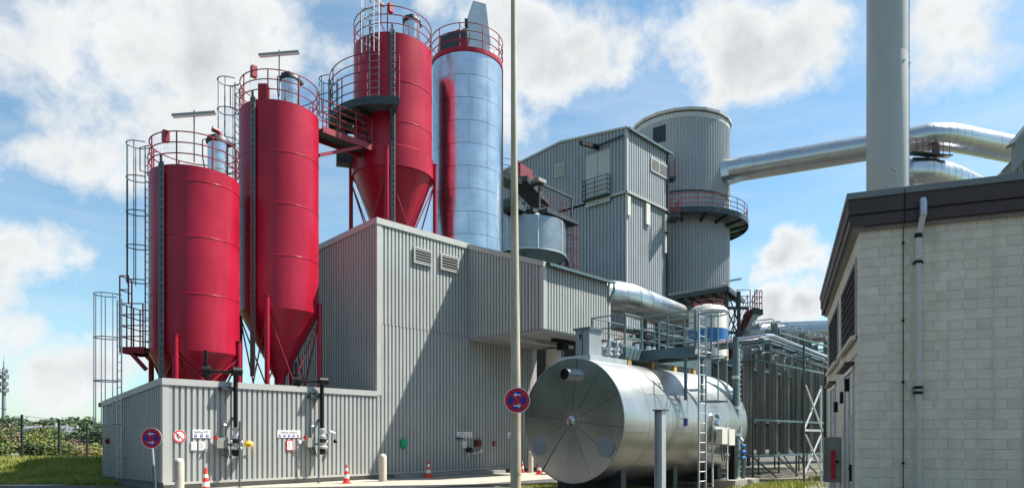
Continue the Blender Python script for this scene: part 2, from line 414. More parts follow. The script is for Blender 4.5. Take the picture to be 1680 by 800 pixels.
k = MB().box(7.9, 34, -6.42, -6.3, -.1, .03); e = k.build('kerb', 'concrete', base=(0, 0, 0)); e.location = S(0, 0); e.rotation_euler = (0, 0, TH); e['kind'] = 'structure'

# ================================================================== MAIN CLAD BUILDING
HF, HB = 3.43, 2.92            # low wing eaves: front, back
DB = 5.63; UH = 7.9; U2 = 17.3; UB = 12.76; VB = -4.36
ZH, ZBk = 10.17, 9.66
def main_building():
    t = thing('plant_building', 'grey ribbed metal clad building with stepped roof carrying the silos', 'building', (0, 0, 0))
    # front walls
    MB().ribs((0.14, 0), (UH, 0), .24, HF-.2, (0, -1)).build('front_cladding', 'cladding', t)
    MB().ribs((UH-.0, 0), (UB+.02, 0), .24, 6.05, (0, -1)).build('front_cladding', 'cladding', t)
    MB().ribs((UH+.16, 0), (UB+.02, 0), 6.065, ZH-.24, (0, -1)).build('front_cladding', 'cladding', t)
    MB().ribs((UB, 0), (U2-.25, 0), .24, 5.9, (0, -1)).build('front_cladding', 'cladding', t)
    # left side walls (roofs fall to the back)
    sl = (HF-HB)/DB
    MB().ribs((0, DB), (0, 0.1), .24, lambda x: HF-.2-sl*(DB-x), (-1, 0)).build('side_cladding', 'cladding', t)
    s2 = (ZH-ZBk)/8
    MB().ribs((UH, 8), (UH, .08), 2.6, lambda x: ZH-.24-s2*(8-x), (-1, 0)).build('side_cladding', 'cladding', t)
    # backs and right end
    w = MB(); w.box(.06, UH+.0, .045, DB-.06, .0, HB-.15); w.box(UH+.045, U2-.06, .046, 7.9, 0, 8.85); w.build('wall_core', 'dark_gap', t)
    MB().ribs((U2, 0), (U2, 8), .24, ZBk, (1, 0)).build('end_cladding', 'cladding', t)
    MB().ribs((U2, 8), (UH, 8), .24, ZBk, (0, 1)).build('back_cladding', 'cladding', t)
    MB().ribs((UH, DB), (0, DB), .24, HB, (0, 1)).build('back_cladding', 'cladding', t)
    # corner trims
    c = MB(); c.box(-.045, .14, -.045, -.002, .24, HF-.2); c.box(-.045, -.002, -.002, .1, .24, HF-.2); c.build('corner_trim', 'flashing', t)
    c = MB(); c.box(UH-.045, UH+.16, -.047, -.004, HF-.16, ZH-.24); c.box(UH-.045, UH-.002, -.002, .08, HF-.3, ZH-.24); c.build('corner_trim', 'flashing', t)
    c = MB(); c.box(U2-.28, U2+.045, -.046, -.004, .24, 5.9); c.build('corner_trim', 'flashing', t)
    # parapet flashings
    c = MB(); c.box(-.07, UH-.06, -.075, .22, HF-.2, HF); c.build('parapet_flashing', 'flashing', t)
    c = MB(); c.v += [(-.07, .22, HF-.2), (-.07, .22, HF), (.12, .22, HF), (.12, .22, HF-.2), (-.07, DB, HB-.2), (-.07, DB, HB), (.12, DB, HB), (.12, DB, HB-.2)]
    c.f += [(0,1,5,4),(1,2,6,5),(2,3,7,6),(3,0,4,7),(0,3,2,1),(4,5,6,7)]; c.build('parapet_flashing', 'flashing', t)
    c = MB(); c.box(UH-.08, UB+.03, -.08, .2, ZH-.24, ZH); c.build('parapet_flashing', 'flashing', t)
    c = MB(); c.v += [(UH-.08, .2, ZH-.24), (UH-.08, .2, ZH), (UH+.12, .2, ZH), (UH+.12, .2, ZH-.24), (UH-.08, 8, ZBk-.24), (UH-.08, 8, ZBk), (UH+.12, 8, ZBk), (UH+.12, 8, ZBk-.24)]
    c.f += [(0,1,5,4),(1,2,6,5),(2,3,7,6),(3,0,4,7),(0,3,2,1),(4,5,6,7)]; c.build('parapet_flashing', 'flashing', t)
    # roofs
    c = MB(); c.poly([(.12, .22, HF-.3), (UH, .22, HF-.3), (UH, DB, HB-.15), (.12, DB, HB-.15)]); c.build('low_roof', 'roof_dark', t)
    c = MB(); c.box(UH+.1, U2-.05, .1, 7.9, 8.86, 8.95); c.build('high_roof', 'roof_dark', t)
    g = MB(); g.tube([(-.12, DB+.1, HB-.12), (UH, DB+.1, HB-.12)], .08, 8); g.build('gutter', 'dark_steel', t)
    # plinth
    MB().box(.02, U2-.02, .02, DB-.05, -.2, .24).build('plinth', 'concrete_dark', t)
    MB().box(-.02, U2+.05, -.05, -.0, .17, .245).build('base_trim', 'flashing', t)
    # projecting bay: roof falls to the front
    zf = 8.62
    zt = lambda y: ZH+(zf-ZH)*(y/VB)                  # y from 0 to VB
    MB().ribs((UB, -.02), (UB, VB), 5.95, lambda x: zt(-.02-x)-.22, (-1, 0)).build('bay_side_cladding', 'cladding', t)
    MB().ribs((U2, VB), (U2, -.02), 5.95, lambda x: zt(VB+x)-.22, (1, 0)).build('bay_side_cladding', 'cladding', t)
    MB().ribs((UB+.12, VB), (U2-.1, VB), 5.95, zf-.05, (0, -1)).build('bay_front_cladding', 'cladding', t)
    c = MB(); c.box(UB-.047, UB+.12, VB-.05, VB-.003, 5.95, zf-.22); c.box(UB-.047, UB-.003, VB-.003, VB+.1, 5.95, zf-.22); c.box(U2-.1, U2+.047, VB-.05, VB-.003, 5.95, zf-.1); c.build('bay_corner_trim', 'flashing', t)
    c = MB(); x0, x1 = UB-.07, UB+.1
    c.v += [(x0, 0, ZH-.22), (x0, 0, ZH+.002), (x1, 0, ZH+.002), (x1, 0, ZH-.22), (x0, VB-.06, zf-.22), (x0, VB-.06, zf), (x1, VB-.06, zf), (x1, VB-.06, zf-.22)]
    c.f += [(0,4,5,1),(1,5,6,2),(2,6,7,3),(3,7,4,0),(0,1,2,3),(4,7,6,5)]; c.build('bay_verge_flashing', 'flashing', t)
    c = MB(); c.v += [(x1, .1, ZH-.05), (U2+.06, .1, ZH-.05), (U2+.06, VB-.2, zf-.12), (x1, VB-.2, zf-.12)]; c.v += [(x, y, z+.05) for x, y, z in c.v[:4]]
    c.f += [(0,1,2,3),(4,7,6,5),(0,4,5,1),(1,5,6,2),(2,6,7,3),(3,7,4,0)]; c.build('bay_roof', 'dark_steel', t)
    c = MB(); c.box(UB+.12, U2+.15, VB-.27, VB-.16, zf-.17, zf-.06); c.build('bay_gutter', 'blue_steel', t)
    c = MB(); c.tube([(U2+.1, VB-.2, zf-.15), (U2+.1, VB-.2, zf-.45), (U2+.0, VB-.08, zf-.75), (U2+.0, VB-.08, zf-.95)], .05, 8); c.build('bay_downpipe', 'blue_steel', t)
    # soffit of separate panels
    for i in range(4):
        for j in range(3):
            w_ = (U2-UB-.06)/4; h_ = -VB/3
            MB().box(UB+.02+i*w_, UB+.005+(i+1)*w_, VB+.01+j*h_, VB-.005+(j+1)*h_, 5.9, 5.95).build('soffit_panel', 'cladding_far', t)
    c = MB(); c.box(UB+.3, U2-.3, -2.6, -2.4, 5.72, 5.9)
    c.build('soffit_beam', 'galv_matt', t)
    c = MB(); c.box(UB+.01, U2-.02, VB+.02, -.02, 5.96, 6.02); c.build('bay_floor', 'dark_gap', t)
    MB().poly([(UB+.05, -.1, 6), (UB+.05, VB+.1, 6), (UB+.05, VB+.1, zf-.3), (UB+.05, -.1, ZH-.4)]).build('bay_core', 'dark_gap', t)
    # louvre vents
    for (pa, pb, ya, yb) in ((676.5, 706, 405, 437), (720.5, 749.5, 416, 446)):
        ua, z1 = wall(pa, ya); ub, _ = wall(pb, ya+6); _, z0 = wall(pa, ya+26)
        f = MB(); w_ = .06
        f.box(ua, ub, -.125, -.04, z1-w_, z1); f.box(ua, ub, -.125, -.04, z0, z0+w_); f.box(ua, ua+w_, -.125, -.04, z0+w_, z1-w_); f.box(ub-w_, ub, -.125, -.04, z0+w_, z1-w_)
        fr = f.build('louvre_frame', 'flashing', t)
        MB().box(ua+w_, ub-w_, -.05, -.041, z0+w_, z1-w_).build('louvre_back', 'dark_gap', fr)
        n = 5
        for i in range(n):
            z = z0+w_+(z1-z0-2*w_)*(i+.5)/n
            MB().box(ua+w_, ub-w_, -.118, -.10, z-.014, z+.014).build('slat', 'flashing', fr)
    return t
MAIN = main_building()
# loading step in the shade
st = thing('loading_step', 'low concrete step along the shaded wall right of the stout bollard', 'step', (8.6, 0, 0))
MB().box(8.6, 14.6, -.55, -.07, .0, .16).build('slab', 'concrete', st)

# ================================================================== SILOS
def filter_unit(t, x, y, z, sc_=1.0, vent=True):
    f = MB(); R = .34*sc_; H = 1.25*sc_
    f.lathe([(R*.9, z-.1), (R, z), (R, z+H)], 24, x, y); o = f.build('filter_unit', 'galvanised', t)
    c = MB(); c.lathe([(0, z+H+.16), (R*1.0, z+H+.12), (R*1.18, z+H+.02), (R*1.18, z+H-.06), (R, z+H-.08)], 24, x, y); c.obox(x+.1, y, .4, R*2.6, R*1.1, z+H+.02, z+H+.13); c.build('filter_cap', 'dark_steel', o)
    c = MB(); c.lathe([(R*1.05, z-.1), (R*1.08, z-.02), (R*.95, z+.03)], 24, x, y); c.build('filter_collar', 'red_steel', o)
    h = MB(); h.tube([(x-R*1.1, y, z+H), (x-R*1.7, y-.1, z+H*.9), (x-R*1.75, y-.15, z+H*.4), (x-R*1.4, y-.1, z)], .02, 6); h.build('hose', 'black_pipe', o)
    if vent:
        v = MB(); v.tube([(x+.05, y, z+H+.1), (x+.05, y, z+H+.32), (x, y, z+H+.38), (x-.2, y, z+H+.4)], .09, 12); v.build('vent_cowl', 'red_steel', o)
def cable_tray(t, cx, cy, R, a, z0, z1):
    x, y = cx+(R+.08)*cos(a), cy+(R+.08)*sin(a); tn = Vector((-sin(a), cos(a), 0)); w = .16
    m = MB()
    for s in (-1, 1): p = Vector((x, y, 0))+tn*(s*w/2); m.beam((p.x, p.y, z0), (p.x, p.y, z1), .03, .07)
    for s in (-.3, .0, .3): p = Vector((x, y, 0))+tn*(s*w*.8); m.tube([(p.x, p.y, z0), (p.x, p.y, z1+.25)], .018, 6)
    o = m.build('cable_tray', 'tray_grey', t)
    z = z0+.2
    bk = shared('cable_tray_bracket', lambda q: q.box(-.012, .012, -w/2, w/2, -.012, .012), 'galv_matt')
    while z < z1: inst('cable_tray_bracket', bk, o, (x, y, z), a); z += .25
def red_silo(label, cu, cv, R, zb, zt, seams, legtop, tray_a, tip=None, skirt=None, legs=None, zfloor=3.0, filt=None, vent=True):
    t = thing('red_silo', label, 'silo', (cu, cv, zb), group='red silos on the roof')
    m = MB(); m.lathe([(R, zb), (R, zt-.02), (R-.04, zt)], 72, cu, cv); m.build('shell', 'red_paint', t)
    m = MB(); m.lathe([(R-.03, zt-.002), (R*.5, zt+.1), (.02, zt+.16)], 48, cu, cv); m.build('roof', 'red_steel', t)
    for z in seams:
        m = MB(); m.lathe([(R+.001, z-.018), (R+.012, z-.008), (R+.012, z+.008), (R+.001, z+.018)], 72, cu, cv); m.build('weld_band', 'red_paint', t)
    cl = tip
    m = MB(); m.lathe([(R, zb), (.2, cl), (.2, cl-.25)], 64, cu, cv); m.build('cone', 'red_paint', t)
    for fz in (.22, .6):
        rr = R+(.2-R)*fz; zz = zb+(cl-zb)*fz
        if fz > .5: MB().lathe([(rr+.02, zz+.02), (rr+.02, zz-.02)], 48, cu, cv).build('cone_band', 'red_paint', t)
    if skirt:
        s0, s1, sr = skirt
        m = MB(); m.lathe([(R, s1+.05), (sr, s1), (sr, s0), (sr-.1, s0-.02)], 72, cu, cv); m.build('skirt', 'red_paint', t)
    RL = (skirt[2] if skirt else R)+.06
    for k in range(4):
        a = radians(45+90*k); x, y = cu+RL*cos(a), cv+RL*sin(a)
        m = MB(); m.tube([(x, y, zfloor), (x, y, legtop)], .09, 12); m.box(x-.13, x+.13, y-.13, y+.13, zfloor, zfloor+.03); l = m.build('leg', 'red_paint', t)
        m = MB(); m.tube([(x, y, legtop), (x, y, legtop+.025)], .115, 12); m.build('leg_cap', 'red_steel', l)
        a2 = radians(45+90*(k+1)); x2, y2 = cu+RL*cos(a2), cv+RL*sin(a2); zm = max(zfloor+.25, zb-3.2)
        MB().tube([(x, y, zb-.1), ((x*.42+x2*.58), (y*.42+y2*.58), zm)], .03, 6).build('brace', 'red_steel', t)
        MB().tube([(x2, y2, zb-.1), ((x2*.42+x*.58), (y2*.42+y*.58), zm)], .03, 6).build('brace', 'red_steel', t)
        MB().beam((x, y, zfloor+.18), (x2, y2, zfloor+.18), .1, .12).build('base_beam', 'red_steel', t)
    ring_rail(t, cu, cv, zt, R-.02, 0, 2*pi, 1.08, 3, 8)
    cable_tray(t, cu, cv, R, tray_a, max(zfloor, zb-2.5), zt+.05)
    if filt: filter_unit(t, *filt, zt+.1, 1.0, vent)
    return t
def wl(cu, cv, wx, wy): return cu+wx*UX+wy*UY, cv+wx*NX+wy*NY    # world offset -> site coords
c1 = (1.965, 2.5); c2 = (5.16, 2.5); c3 = (10.56, 2.5); c4 = (14.57, 2.0)
R1 = 1.45
s1 = red_silo('shortest red silo at left end of the low roof beside galvanised caged ladder', *c1, R1, 4.5, 10.64, (10.15, 8.3, 6.4), 4.98, radians(206), tip=2.1, zfloor=3.0, filt=wl(*c1, .78, .05))
s2 = red_silo('tall red silo in the middle standing on the low roof beside the windowless wall', *c2, R1, 6.35, 13.95, (12.1, 10.2, 8.3), 6.75, radians(204), tip=3.9, zfloor=3.0, filt=wl(*c2, .45, -.15), vent=False)
s3 = red_silo('highest red silo with half round platform standing on the high roof', *c3, 1.71, 13.0, 18.6, (16.6, 14.9), 13.7, radians(232), tip=8.9, skirt=(13.0, 13.85, 1.79), zfloor=8.95, filt=wl(*c3, .85, -.1), vent=False)
def hatch_box(t, x, y, z, m='red_steel', h=.5): MB().box(x-.1, x+.1, y-.09, y+.09, z, z+h).build('junction_box', m, t)
x, y = wl(*c1, -.35, -1.35); hatch_box(s1, x, y, 11.4, h=.36)
x, y = wl(*c2, -.55, -1.2); hatch_box(s2, x, y, 14.85, h=.4)
x, y = wl(*c2, -.25, -1.0); MB().obox(x, y, -TH, .33, .3, 13.95, 14.65).build('hatch', 'red_steel', s2)
x, y = wl(*c3, .15, -1.5); hatch_box(s3, x, y, 19.5, h=.36)
# ladders
def lad_on(t, c, R, a, z0, z1, cz0, cz1, m='galv_matt', off=.2, **k):
    return ladder(t, c[0]+(R+off)*cos(a), c[1]+(R+off)*sin(a), a, z0, z1, cz0, cz1, m, **k)
A1 = radians(132)
lad_on(s1, c1, R1, A1, 4.7, 11.75, 7.0, 11.9, 'blue_steel', hoop=1.2)
lad_on(s2, c2, R1, A1, 4.7, 15.2, 6.6, 15.35, 'blue_steel', hoop=1.15)
A3 = radians(209)
lad_on(s3, c3, 1.71, A3, 15.35, 19.7, 17.3, 20.1, 'galv_dull', hoop=1.1)
for s_, c_, zt_, a_ in ((s1, c1, 10.64, A1), (s2, c2, 13.95, A1), (s3, c3, 18.6, A3)):   # step-through gates
    for da in (-.17, .17):
        x, y = c_[0]+(R1+.05)*cos(a_+da), c_[1]+(R1+.05)*sin(a_+da)
        o = Vector((cos(a_), sin(a_)))*.33
        MB().tube([(x, y, zt_+.15), (x+o.x, y+o.y, zt_+.25), (x+o.x, y+o.y, zt_+1.05), (x, y, zt_+1.12)], .022, 6).build('gate_hoop', 'red_steel', s_)
# red landing beside the short silo
def landing():
    c, n = cos(A1), sin(A1); cx, cy = c1
    P = lambda r, w: (cx+r*c-w*n, cy+r*n+w*c)
    x, y = P(2.18, 0)
    x, y = P(1.86, 0); m = MB(); m.obox(x, y, A1, .82, 1.2, 4.62, 4.70); m.build('platform_deck', 'dark_steel', s1)
    m = MB()
    for w in (-.62, .62): a, b = P(1.45, w), P(2.3, w); m.beam((*a, 4.62), (*b, 4.62), .05, .2)
    a, b = P(2.3, -.62), P(2.3, .62); m.beam((*a, 4.62), (*b, 4.62), .05, .2); m.build('platform_edge', 'red_steel', s1)
    for w in (-.5, .5): a, b = P(1.45, w), P(2.0, w); MB().beam((*a, 3.95), (*b, 4.55), .1, .12).build('platform_bracket', 'red_steel', s1)
    line_rail(s1, [P(1.5, .62), P(2.3, .62), P(2.3, -.62), P(1.5, -.62)], 4.7, 1.5, 4, .45, 'red_steel')
    line_rail(s1, [P(2.0, .62), P(2.3, .62), P(2.3, -.1)], 6.2, .95, 2, .5, 'red_steel')
landing()
# bridge between middle silo and highest silo
def bridge():
    t = thing('walkway_bridge', 'short red footbridge linking the middle red silo top to the highest silo', 'footbridge', (6.5, 1.6, 13.9))
    u0, u1, v0, v1 = 6.45, 8.75, 1.55, 2.5
    MB().box(u0, u1, v0, v1, 13.62, 13.68).build('deck', 'dark_steel', t)
    m = MB(); m.beam((u0, v0, 13.62), (u1, v0, 13.62), .06, .24); m.beam((u0, v1, 13.62), (u1, v1, 13.62), .06, .24); m.beam((u1, v0, 13.62), (u1, v1, 13.62), .06, .24); m.build('edge_beam', 'red_steel', t)
    m = MB(); m.beam((u0-.1, v0+.1, 12.6), (u1-.5, v0+.05, 13.5), .1, .12); m.build('bracket', 'red_steel', t)
    m = MB(); m.beam((u1, v1-.3, 13.5), (9.15, 2.2, 12.6), .07); m.build('bracket', 'dark_steel', t)
    line_rail(t, [(u0, v0), (u1, v0), (u1, v1)], 13.7, 1.1, 4, .8, 'red_steel')
    line_rail(t, [(u0, v1), (u1, v1)], 13.7, 1.1, 3, .9, 'red_steel')
    ladder(t, 7.6, 2.62, radians(90), 13.7, 16.3, 15.0, 16.5, 'blue_steel', cm='blue_steel', hoop=.75)
bridge()
def half_platform():
    cx, cy = c3; a0, a1 = radians(128), radians(238); Ri, Ro = 1.75, 2.75; z = 15.25
    m = MB(); m.lathe([(Ri, z), (Ro, z), (Ro, z+.06), (Ri, z+.06), (Ri, z)], 20, cx, cy, a0, a1); m.build('platform_deck', 'blue_steel', s3)
    m = MB(); m.lathe([(Ro, z-.2), (Ro+.02, z-.2), (Ro+.02, z+.12), (Ro, z+.12), (Ro, z-.2)], 20, cx, cy, a0, a1); m.build('platform_edge', 'dark_steel', s3)
    for k in range(4):
        a = a0+.12+(a1-a0-.24)*k/3
        MB().beam((cx+Ri*cos(a), cy+Ri*sin(a), z-.14), (cx+Ro*cos(a), cy+Ro*sin(a), z-.1), .08, .16).build('platform_bracket', 'dark_steel', s3)
        MB().beam((cx+Ri*cos(a), cy+Ri*sin(a), z-1.3), (cx+(Ro-.2)*cos(a), cy+(Ro-.2)*sin(a), z-.2), .07, .07).build('platform_strut', 'dark_steel', s3)
    ring_rail(s3, cx, cy, z+.06, Ro-.03, a0, a1, 1.12, 3, 4)
    ring_rail(s3, cx, cy, z+1.15, Ro-.03, a0+.05, a1, .75, 2, 3)
    m = MB(); m.beam((cx+Ri*cos(a1), cy+Ri*sin(a1), z+1.85), (cx+Ro*cos(a1), cy+Ro*sin(a1), z+1.85), .04); m.beam((cx+Ri*cos(a1), cy+Ri*sin(a1), z+1.15), (cx+Ro*cos(a1), cy+Ro*sin(a1), z+1.15), .04)
    m.build('rail_return', 'red_steel', s3)
    x, y = cx+1.78*cos(radians(150)), cy+1.78*sin(radians(150))
    MB().obox(x-.3, y+.1, radians(150), .7, .5, 13.4, 14.3).build('cable_box', 'dark_steel', s3)
half_platform()
# galvanised silo
def galv_silo():
    cx, cy = c4; R = 1.7; zt = 19.3
    t = thing('galvanised_silo', 'unpainted silvery sheet metal silo right of the highest red silo', 'silo', (cx, cy, 8.9))
    MB().lathe([(R-.03, 8.9), (R-.03, zt)], 64, cx, cy).build('inner_shell', 'dark_steel', t)
    npan = 6; hz = 1.04
    def pan(q):
        g = .006/R
        q.lathe([(R-.025, .0), (R, .004), (R, hz-.014), (R-.025, hz-.01)], 12, 0, 0, g, 2*pi/npan-g)
    pm = shared('shell_panel', pan, 'galvanised')
    for i in range(10):
        z = zt-.05-(i+1)*hz
        if z < 8.7: break
        for k in range(npan): inst('shell_panel', pm, t, (cx, cy, z), 2*pi*(k+(.5 if i % 2 else 0))/npan+.35)
    MB().lathe([(R-.05, zt-.05), (R+.04, zt-.05), (R+.04, zt+.14), (R-.05, zt+.14)], 64, cx, cy).build('top_rim', 'red_paint', t)
    MB().lathe([(R-.04, zt+.1), (.1, zt+.25)], 48, cx, cy).build('roof', 'galv_matt', t)
    ring_rail(t, cx, cy, zt+.12, R+.03, 0, 2*pi, 1.1, 3, 10)
    # inclined conveyor head and housings on top
    m = MB(); x, y = wl(cx, cy, .1, -.55)
    def trap(px0, px1, py0, py1, dep, top):     # tapered box in world-facing orientation
        pass
    def W2(wx, wy, z): a, b = wl(cx, cy, wx, wy); return (a, b, z)
    zb_, zt_ = 19.45, 22.15
    q = [W2(.05, -.9, zb_), W2(1.25, -.7, zb_), W2(1.15, .3, zb_), W2(-.05, .1, zb_), W2(.35, -.75, zt_), W2(.95, -.65, zt_-.1), W2(.85, .0, zt_-.1), W2(.05, -.1, zt_-.35)]
    m.v += q; m.f += [(0,1,5,4),(1,2,6,5),(2,3,7,6),(3,0,4,7),(4,5,6,7),(0,3,2,1)]; e_ = m.build('elevator_head', 'galv_matt', t)
    m = MB(); a = W2(.02, -.62, 21.1); m.obox(a[0], a[1], -TH, .14, .3, 21.0, 21.3); m.build('inspection_flap', 'dark_steel', e_)
    m = MB(); q = [W2(-1.3, -.9, zb_), W2(-.25, -1.0, zb_), W2(-.1, .2, zb_), W2(-1.2, .3, zb_), W2(-1.25, -.8, zb_+.95), W2(-.3, -.85, zb_+1.3), W2(-.15, .1, zb_+1.1), W2(-1.15, .2, zb_+.85)]
    m.v += q; m.f += [(0,1,5,4),(1,2,6,5),(2,3,7,6),(3,0,4,7),(4,5,6,7),(0,3,2,1)]; m.build('filter_housing', 'dark_steel', t)
    a = W2(-.02, -1.15, 0); MB().obox(a[0], a[1], -TH, .3, .25, 19.45, 20.0).build('hatch', 'red_steel', t)
    a = W2(-.05, -.7, 0); MB().lathe([(.12, 19.5), (.28, 20.1), (.28, 20.6), (.12, 20.8)], 14, a[0], a[1]).build('drive_motor', 'dark_steel', t)
    for (wx, wy, z) in ((1.35, -.2, 19.9), (1.1, -.7, 19.75), (1.5, .1, 20.3)):
        a = W2(wx, wy, z); MB().obox(a[0], a[1], .3, .22, .2, z, z+.24).build('cable_box', 'sign_white', t)
    a = W2(1.72, .0, 0); MB().tube([(a[0], a[1], 9), (a[0], a[1], 19.3)], .035, 6).build('riser_pipe', 'dark_steel', t)
galv_silo()
# lamps and lightning rods
def mast_light(label, w0, zt, ang, zb, Lb=1.55, tilt=0.0):
    s = to_site(w0); t = thing('mast_light', label, 'lamp', (s[0], s[1], zb), group='tube lights on masts above the silos')
    MB().tube([(s[0], s[1], zb), (s[0], s[1], zt+.12)], .022, 8).build('mast', 'dark_steel', t)
    d = Vector((cos(ang-TH), sin(ang-TH), 0)); c = Vector((s[0], s[1], zt)); e = d*Lb/2+Vector((0, 0, tilt))
    o = MB().beam(tuple(c-e), tuple(c+e), .13, .07).build('light_fitting', 'canopy', t)
    MB().beam(tuple(c-e*.96+Vector((0, 0, -.055))), tuple(c+e*.96+Vector((0, 0, -.055))), .085, .05).build('diffuser', 'sign_white', o)
p = at(318.5, 187, 22.55); mast_light('tube light on mast above the shortest red silo', p, p.z, radians(-8), 10.7)
p = at(458, 88, 24.8); mast_light('tube light on mast above the middle red silo', p, p.z, radians(-8), 14.0)
p = at(607.5, -12, 28.6); mast_light('tube light pointing towards viewer above the highest red silo', p, p.z, radians(-108), 16.6, 2.2, -.1)
def rod(label, px, py, Y, zb):
    p = at(px, py, Y); s = to_site(p)
    o = MB().tube([(s[0], s[1], zb), (s[0], s[1], p.z)], [.012, .006], 5).build('lightning_rod', 'sign_white', base=(s[0], s[1], zb))
    o.location = S(s[0], s[1], zb); o.rotation_euler = (0, 0, TH); tag(o, label, 'lightning rod')
rod('thin white lightning rod rising over the shortest red silo', 264, 165, 23, 10.7)
rod('thin white lightning rod rising over the middle red silo', 411, 70, 25, 14)
rod('thin white lightning rod rising over the highest red silo', 636, -30, 29.5, 18.7)
rod('thin lightning rod rising over the galvanised silo', 718, 55, 32.5, 19.4)

# caged ladder from the ground at the left wall
tl = thing('caged_ladder', 'galvanised caged ladder from the ground at the left end wall', 'ladder', (-.2, 3.3, 0))
ladder(tl, -.2, 3.3, pi, .25, 6.25, 2.05, 6.35, 'galv_matt', hoop=1.43, cr=.38)
for z in (1.0, 2.7):
    for w in (-.22, .22): MB().beam((-.2, 3.3+w, z), (-.0, 3.3+w, z), .04).build('wall_bracket', 'galv_matt', tl)
wm = thing('wall_valve', 'small dark red valve on the shaded left end wall', 'valve', (-.06, 4.9, 1.55))
MB().tube([(-.02, 4.95, 1.5), (-.12, 4.95, 1.5)], .1, 12).build('valve_body', 'red_steel', wm); MB().tube([(-.12, 4.95, 1.5), (-.15, 4.95, 1.5)], .05, 8).build('cap', 'black_pipe', wm)

# ================================================================== THINGS ALONG THE FRONT WALL
def filling_pipe(px_pipe, py_top, px_post, label, coneu, conev, conez):
    u, z = wall(px_pipe, py_top, -.28); up, _ = wall(px_post, 700, -.38)
    t = thing('filling_pipe', label, 'pipe', (u, -.28, 0), group='black silo filling pipes')
    zv = 1.9
    MB().tube([(u, -.28, zv-.1), (u, -.28, z-.05)], .07, 12).build('riser', 'black_pipe', t)
    MB().tube([(u-.12, -.30, z), (u+.17, -.36, z)], .145, 16).build('end_housing', 'black_pipe', t)
    MB().tube([(u-.05, -.28, z-.02), (u-.75, .15, z-.02)], .05, 10).tube([(u-.75, .15, z-.02), (coneu, conev, conez)], .055, 10).build('cross_pipe', 'black_pipe', t)
    m = MB(); m.tube([(u-.78, .1, z-.2), (u-.78, .1, z+.2)], .11, 12); m.tube([(u-.9, .12, z-.02), (u-.66, .0, z-.02)], .17, 14); m.tube([(u-.78, .1, z+.1), (u-.8, .1, z+.65)], .055, 8); m.build('slide_valve', 'black_pipe', t)
    MB().box(u-.45, u, -.28, -.02, z-.62, z-.5).build('bracket', 'dark_steel', t)
    MB().box(u-.04, u+.04, -.25, -.02, 2.2, 2.28).build('bracket', 'dark_steel', t)
    o = MB().lathe([(.0, 1.22), (.12, 1.22), (.14, 1.3), (.1, 1.32), (.1, 1.56), (.15, 1.58), (.15, 1.68), (.08, 1.72), (.08, 1.85), (.12, 1.87), (.12, 1.93), (.07, 1.95)], 16, u, -.3).build('coupling', 'galv_matt', t)
    MB().lathe([(.0, 1.0), (.09, 1.02), (.13, 1.1), (.13, 1.22)], 14, u, -.3).build('gasket', 'black_pipe', o); MB().lathe([(.16, 1.56), (.17, 1.5), (.11, 1.44)], 16, u, -.3).build('gasket', 'black_pipe', o)
    for (du, dz, r) in ((-.2, 1.5, .045), (.2, 1.48, .04), (-.14, 1.3, .05), (.17, 1.28, .04), (.0, 1.06, .07)):
        MB().tube([(u+du, -.36, dz), (u+du*.6, -.3, dz)], r, 8).build('clamp', 'sign_white', o)
    # control box with red knob
    m = MB(); m.box(u-.58, u-.22, -.22, -.08, 1.28, 1.62); b = m.build('switch_box', 'canopy', t)
    MB().tube([(u-.60, -.22, 1.60), (u-.68, -.27, 1.63)], .055, 10).build('knob', 'sign_red', b)
    m = MB()
    for k in range(4): m.tube([(u-.5+.08*k, -.2, 1.28), (u-.47+.08*k, -.24, 1.12), (u-.36+.07*k, -.22, 1.02-.03*k)], .018, 6)
    m.tube([(u-.22, -.2, 1.4), (u-.1, -.26, 1.36)], .03, 6); m.build('cable', 'dark_steel', b)
    m = MB(); m.tube([(u-.3, -.1, 1.55), (u-.3, -.12, 2.2)], .025, 6); m.tube([(u-.34, -.14, 2.02), (u-.26, -.14, 2.02)], .06, 8); m.build('conduit', 'galv_matt', t)
    MB().tube([(up, -.45, 0), (up, -.45, 2.15)], .035, 8).box(up-.1, up+.1, -.55, -.35, 0, .02).build('guide_post', 'blue_steel', t)
    return u
u1_ = filling_pipe(386.5, 609, 391.5, 'left black filling pipe with yellow coupling under the shortest silo', 1.9, 1.3, 3.35)
u2_ = filling_pipe(528, 625, 521, 'right black filling pipe with valve and switch box under the middle silo', 5.0, 1.6, 3.3)
t = thing('hose_cap', 'yellow capped hose end beside the left filling pipe', 'hose', (u1_+.45, -.2, 1.4))
MB().lathe([(0, 1.52), (.1, 1.5), (.15, 1.42), (.13, 1.33), (0, 1.3)], 14, u1_+.42, -.33).build('cap', 'yellow', t); MB().tube([(u1_+.5, -.25, 1.38), (u1_+.62, -.15, 1.3), (u1_+.62, -.1, 1.1)], .02, 6).build('chain', 'wood', t)
t = thing('wall_tap', 'small goose neck steel pipe on the wall right of the right filling pipe', 'pipe', (u2_+.5, -.1, 1.5))
MB().tube([(u2_+.38, -.04, 1.78), (u2_+.42, -.2, 1.84), (u2_+.55, -.24, 1.78), (u2_+.58, -.24, 1.55)], .035, 8).build('tube', 'galv_matt', t); MB().lathe([(.05, 1.42), (.07, 1.46), (.07, 1.52), (.04, 1.56)], 10, u2_+.58, -.24).build('nozzle', 'black_pipe', t)

